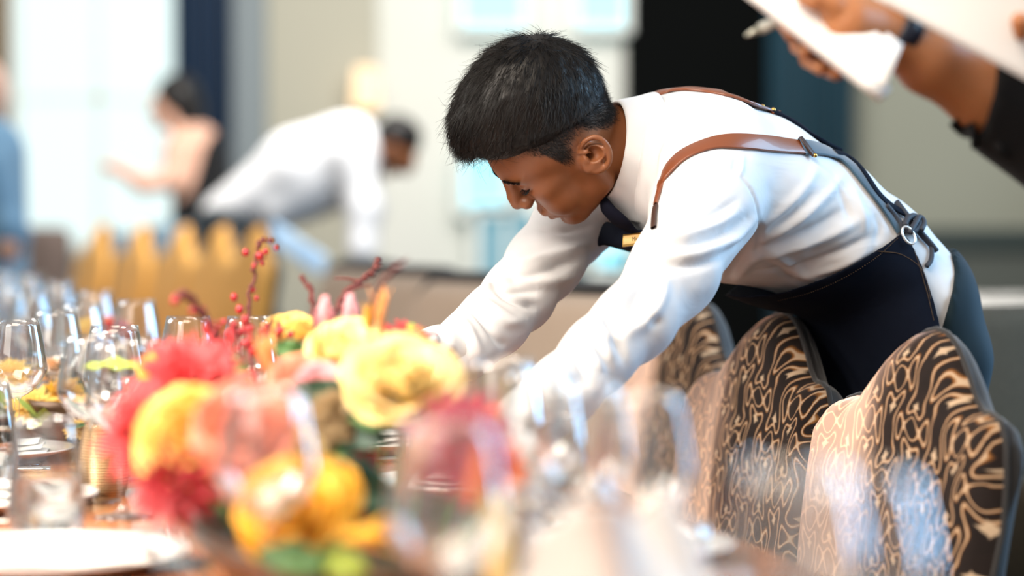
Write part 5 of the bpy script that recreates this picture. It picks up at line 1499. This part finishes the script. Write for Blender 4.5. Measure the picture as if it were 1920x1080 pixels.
# notepad: a wad of sheets, the top ones curling; held in the hand
npd = empty('notepad', P(1560,70,2.62), 0, 'white notepad held in the hand above the waiter back', 'notepad')
NPP = Vector(npd.location)
def slab(quad, th, n=9, bend=0.0, m_=13):
    a, b, c, d = [np.array(q) for q in quad]; nn = nrm(np.cross(b-a, d-a)); G = np.zeros((n, m_, 3)); H_ = []
    for i in range(n):
        for j in range(m_):
            s_, t_ = i/(n-1), j/(m_-1); p = (a*(1-s_)+b*s_)*(1-t_)+(d*(1-s_)+c*s_)*t_; G[i,j] = p + nn*bend*math.sin(PI*s_)
    mb = MB(); mb.grid(G); o = mb.build('sheet', paper_m); addmod(o, 'SOLIDIFY', thickness=th, offset=0); return o
def nchild(o, nm): o.name = nm; o.parent = npd; o.matrix_parent_inverse = Matrix.Translation(-NPP)
# spine side runs from upper left to the lower corner; the top sheet turns towards the camera
nchild(slab([P(1385,-22,2.63), P(1650,185,2.585), P(1668,172,2.60), P(1430,-40,2.655)], .010, 9, .0), 'pad_edge')
nchild(slab([P(1392,-30,2.635), P(1655,180,2.59), P(1693,85,2.62), P(1500,-40,2.68)], .004, 12, .004), 'pad_block')
cv_ = MB(); n = 14; lo_ = catmull([P(1440,-40,2.65),P(1545,50,2.625),P(1600,110,2.605),P(1655,172,2.585)], n); hi_ = catmull([P(1475,-40,2.66),P(1542,54,2.63),P(1615,66,2.60),P(1664,54,2.60)], n)
hi2 = catmull([P(1480,-40,2.66),P(1548,56,2.625),P(1630,90,2.60),P(1692,86,2.60)], n)
G = np.array([[lo_[i]*(1-t)+(hi_[i] if i < n-2 else hi2[i])*t - D_*.006*math.sin(PI*t) for t in np.linspace(0,1,7)] for i in range(n)])
nchild_o = cv_.grid(G).build('page', paper_m); nchild_o.parent = npd; nchild_o.matrix_parent_inverse = Matrix.Translation(-NPP); addmod(nchild_o, 'SOLIDIFY', thickness=.0012)
# pen
pen = empty('pen', P(1420,55,2.65), 0, 'grey white ballpoint pen poking out under the notepad', 'pen'); PP_ = Vector(pen.location)
pa, pb = P(1398,67,2.655), P(1520,10,2.66); pdv = nrm(pb-pa); L = np.linalg.norm(pb-pa)
for nm, mb, mm_ in (('barrel', MB().tube([pa+pdv*.018, pa+pdv*L*.9], .0062, 14), mat('pale_grey_plastic', (.55,.56,.50), .35)), ('tip', MB().tube([pa, pa+pdv*.008, pa+pdv*.018], [.0016,.0034,.0052], 12), mat('grey_metal_tip', (.45,.45,.38), .3, metal=.7)), ('clip', MB().box(pa+pdv*(L*.75)+U_*.0075, (.03,.003,.002), None, .0006), steel_m)):
    o = mb.build(nm, mm_); o.parent = pen; o.matrix_parent_inverse = Matrix.Translation(-PP_)
# bracelet of pale beads
br = MB()
for i in range(7): br.ball(P(1500+i*8, 9-i*5.5, 2.635), .0052, 7)
o = child(br.build('ring_beads', mat('pale_beads', (.75,.70,.66), .3)), writer)
# large sheet held by the other hand
G = np.zeros((14, 16, 3))
for i in range(14):
    for j in range(16):
        s_, t_ = i/13, j/15
        lowp_ = np.array([1635,-6])*(1-s_)+np.array([2010,198])*s_; hip = np.array([1700,-190])*(1-s_)+np.array([2090,-60])*s_
        q = lowp_*(1-t_)+hip*t_; G[i,j] = P(q[0], q[1], 2.585-.012*math.sin(PI*s_)-.02*t_)
sh = MB().grid(G).build('paper_sheet', paper_m); addmod(sh, 'SOLIDIFY', thickness=.0006); tag(sh, 'large white paper sheet hanging in front of the black sleeve', 'paper')

# ---- waiter bending over another table, far behind
def Q(px, py, d): return P(px, py, d)
far = person_root((Q(430,430,9.4)[0], 9.45, 0), 'person in a white shirt bending down over a far table, dark hair')
fh = Q(425,405,9.45); fc_ = Q(560,320,9.4); fs = Q(650,285,9.4); fhd = Q(742,272,9.35)
Wf = np.array([.05,1,0])
def far_body(F):
    F.ell(fhd+[0,0,.0], (.072,.080,.095), None, .02); F.cone(fs+[.04,0,.02], fhd-[.03,0,.01], .055,.05,.03)
    F.ell(fhd+[.035,0,-.065], (.045,.05,.05), None, .03); face(F, fhd, [.55,0,-.85])
    F.econe(fs, fh, (.16,.15), (.10,.10), Wf, .03)
    for s in (-1,1):
        F.chain([fh+[0,s*.09,-.02],[fh[0]+.16,fh[1]+s*.09,.48],[fh[0]+.10,fh[1]+s*.09,.09]],[.08,.05,.035],.02)
        F.chain([fs+[.04,s*.17,-.02], Q(690,400,9.4)+[0,s*.16,0], Q(680,492,9.3)+[0,s*.10,0]], [.045,.035,.028], .02)
        F.ell(Q(680,505,9.3)+[0,s*.10,0], (.035,.03,.04), None, .02); F.cone([fh[0]+.10,fh[1]+s*.09,.05],[fh[0]+.24,fh[1]+s*.09,.035],.035,.028,.02)
        for j in range(4): F.cone(Q(680,505,9.3)+[0,s*.10,0]+[-.02+.014*j,0,-.02], Q(680,505,9.3)+[0,s*.10,0]+[-.024+.016*j,0,-.085+.004*j], .010,.008,.004)
grow(far_body, (fh[0]-.25,8.9,0), (fhd[0]+.2,9.95,1.6), .012, 'body', skin, far)
def far_shirt(F):
    F.econe(fs, fc_, (.19,.18), (.15,.16), Wf, .04); F.econe(fc_, fh, (.18,.16), (.15,.10), Wf, .04)
    F.econe(Q(640,330,9.4), Q(520,400,9.4), (.17,.15), (.13,.07), Wf, .06)
    for s in (-1,1): F.chain([fs+[.03,s*.15,-.02], Q(685,390,9.4)+[0,s*.17,0], Q(680,470,9.3)+[0,s*.10,0]], [.085,.060,.055], .05)
    F.plane(fs+[.12,0,0], nrm([1,0,-.1])) if False else None
o = grow(far_shirt, (fh[0]-.3,8.9,.7), (fhd[0]+.1,9.95,1.7), .011, 'shirt', shirt_m, far, 3)
grow(lambda F: (F.ell(fhd+[.005,0,.035],(.086,.09,.085),None,.02), F.cone(fhd+[.05,0,.03],fhd+[.06,0,.0],.05,.035,.03)), tuple(fhd-.18), tuple(fhd+.18), .009, 'hair', hair_m, far)
def far_tr(F):
    F.econe(fh+[.05,0,.0], fh+[.0,0,-.06], (.17,.18), (.115,.12), Wf, .03)
    for s in (-1,1): F.chain([fh+[0,s*.09,-.06],[fh[0]+.16,fh[1]+s*.09,.48],[fh[0]+.10,fh[1]+s*.09,.07]],[.11,.085,.07],.03)
    F.plane([0,0,.03],(0,0,-1.))
dk = mat('black_blue_trousers', (.006,.014,.020), .8)
grow(far_tr, (fh[0]-.3,8.9,0), (fh[0]+.55,9.95,1.25), .011, 'trousers', dk, far)
cl_ = MB(); G = np.zeros((10,8,3))
for i in range(10):
    for j in range(8): q = np.array([515,415])*(1-i/9)+np.array([612,480])*(i/9)+np.array([-10,38])*(j/7); G[i,j] = Q(q[0],q[1],9.15)+[0,.02*math.sin(i),0]
o = cl_.grid(G).build('service_cloth', mat('pale_blue_linen', (.42,.60,.80), .85)); addmod(o, 'SOLIDIFY', thickness=.01); child(o, far)

# ---- seated guest at the left, bare arm, dark top
gd = 10.9
guest = person_root((Q(370,400,gd)[0], gd, 0), 'person with dark hair and black sleeveless top reaching a bare arm sideways')
gh = Q(322,196,gd); gs = Q(340,262,gd)
def g_body(F):
    F.ell(gh, (.085,.08,.11), None, .02); face(F, gh, [-1,-.2,-.15]); F.cone(gh-[-.02,0,.06], gs+[.03,0,.02], .048,.055,.03)
    F.econe(gs+[.06,0,-.03], Q(375,440,gd), (.16,.15),(.11,.11), [0.3,1,0], .03)
    F.chain([gs+[.0,-.15,-.04], Q(325,335,gd-.18), Q(270,345,gd-.22), Q(225,318,gd-.25)], [.062,.050,.042,.032], .03)
    F.chain([gs+[.05,.17,-.04], Q(350,340,gd+.2), Q(290,345,gd+.2)], [.055,.045,.035], .03)
    F.ell(Q(212,312,gd-.25), (.045,.03,.03), None, .02)
    for j in range(4): F.cone(Q(208,308+j*3,gd-.25), Q(193,306+j*5,gd-.27+.02*j), .011,.008,.004)
    hp = Q(385,450,gd)
    for s in (-1,1): F.chain([hp+[0,s*.1,-.05], hp+[-.35,s*.1,-.12], [hp[0]-.38,gd+s*.1,.1]], [.09,.065,.04], .03); F.cone([hp[0]-.38,gd+s*.1,.05],[hp[0]-.52,gd+s*.1,.03],.035,.028,.02)
grow(g_body, (gh[0]-.5,gd-.6,0), (gh[0]+.5,gd+.5,1.8), .013, 'body', skin3, guest)
grow(lambda F: (F.ell(gh+[.03,0,.035],(.10,.10,.11),None,.02), F.ell(gh+[.085,0,-.06],(.06,.08,.12),None,.03)), tuple(gh-.25), tuple(gh+.3), .012, 'hair', hair_m, guest)
def g_top(F):
    F.econe(gs+[.09,.02,-.05], Q(382,440,gd), (.16,.17),(.105,.13), [0.3,1,0], .03)
    F.econe(Q(380,400,gd), Q(385,450,gd), (.17,.19),(.13,.16), [0.3,1,0], .03)
grow(g_top, (gh[0]-.3,gd-.5,.5), (gh[0]+.6,gd+.5,1.6), .013, 'black_top', black_cloth, guest)
def g_sk(F):
    hp = Q(385,450,gd)
    for s in (-1,1): F.chain([hp+[0,s*.09,-.03], hp+[-.36,s*.09,-.10], [hp[0]-.38,gd+s*.1,.4]], [.14,.12,.10], .05)
grow(g_sk, (gh[0]-.8,gd-.6,.25), (gh[0]+.5,gd+.6,1.3), .014, 'skirt', mat('blue_grey_skirt', (.12,.20,.27), .85), guest)
st_ = empty('stool', (Q(385,450,gd)[0]-.06, gd, 0), 0, 'dark stool under the seated guest with the bare arm', 'stool')
MB().box((0,0,.60),(.46,.46,.08), bevel=.03).build('seat', darkleg, st_)
for sx in (-1,1):
    for sy in (-1,1): MB().tube([(sx*.2,sy*.2,0),(sx*.17,sy*.17,.57)], [.018,.022], 8).build('leg', darkleg, st_)
# ---- second guest cut by the picture edge
g2 = person_root((Q(-30,450,8.3)[0], 8.3, 0), 'person in a blue-grey top cut off by the picture edge')
def g2b(F):
    c = Q(-30,400,8.3); F.ell(c+[.0,0,.42],(.085,.09,.115),None,.02); F.cone(c+[0,0,.2],c+[0,0,.34],.06,.05,.03); F.econe(c+[0,0,.2],c+[0,0,-.25],(.17,.15),(.11,.12),[0,1,0],.03)
    F.chain([c+[.05,-.16,.15], c+[.12,-.2,-.1], Q(12,455,8.05)], [.05,.042,.034], .02); F.ell(Q(16,465,8.05),(.035,.03,.05),None,.02)
    for j in range(4): F.cone(Q(12+j*3,470,8.05), Q(12+j*4,486,8.04), .011,.008,.004)
    for s in (-1,1): F.chain([c+[0,s*.09,-.28],[c[0],8.3+s*.09,.5],[c[0],8.3+s*.09,.08]],[.085,.055,.036],.02)
grow(g2b, (Q(-30,400,8.3)[0]-.35,7.8,0), (Q(-30,400,8.3)[0]+.35,8.7,1.75), .013, 'body', skin3, g2)
def g2s(F):
    c = Q(-30,400,8.3); F.econe(c+[0,0,.2],c+[0,0,-.30],(.20,.19),(.14,.15),[0,1,0],.03)
    F.chain([c+[.05,-.16,.15], c+[.13,-.2,-.08], Q(14,430,8.06)], [.08,.065,.055], .03)
grow(g2s, (Q(-30,400,8.3)[0]-.35,7.8,.6), (Q(-30,400,8.3)[0]+.35,8.7,1.5), .012, 'top', mat('blue_grey_cotton', (.14,.27,.40), .85), g2)
def g2t(F):
    c = Q(-30,400,8.3)
    for s in (-1,1): F.chain([c+[0,s*.09,-.28],[c[0],8.3+s*.09,.5],[c[0],8.3+s*.09,.07]],[.11,.085,.07],.03)
    F.plane([0,0,.03],(0,0,-1.))
grow(g2t, (Q(-30,400,8.3)[0]-.3,7.8,0), (Q(-30,400,8.3)[0]+.3,8.7,1.0), .012, 'trousers', dk, g2)
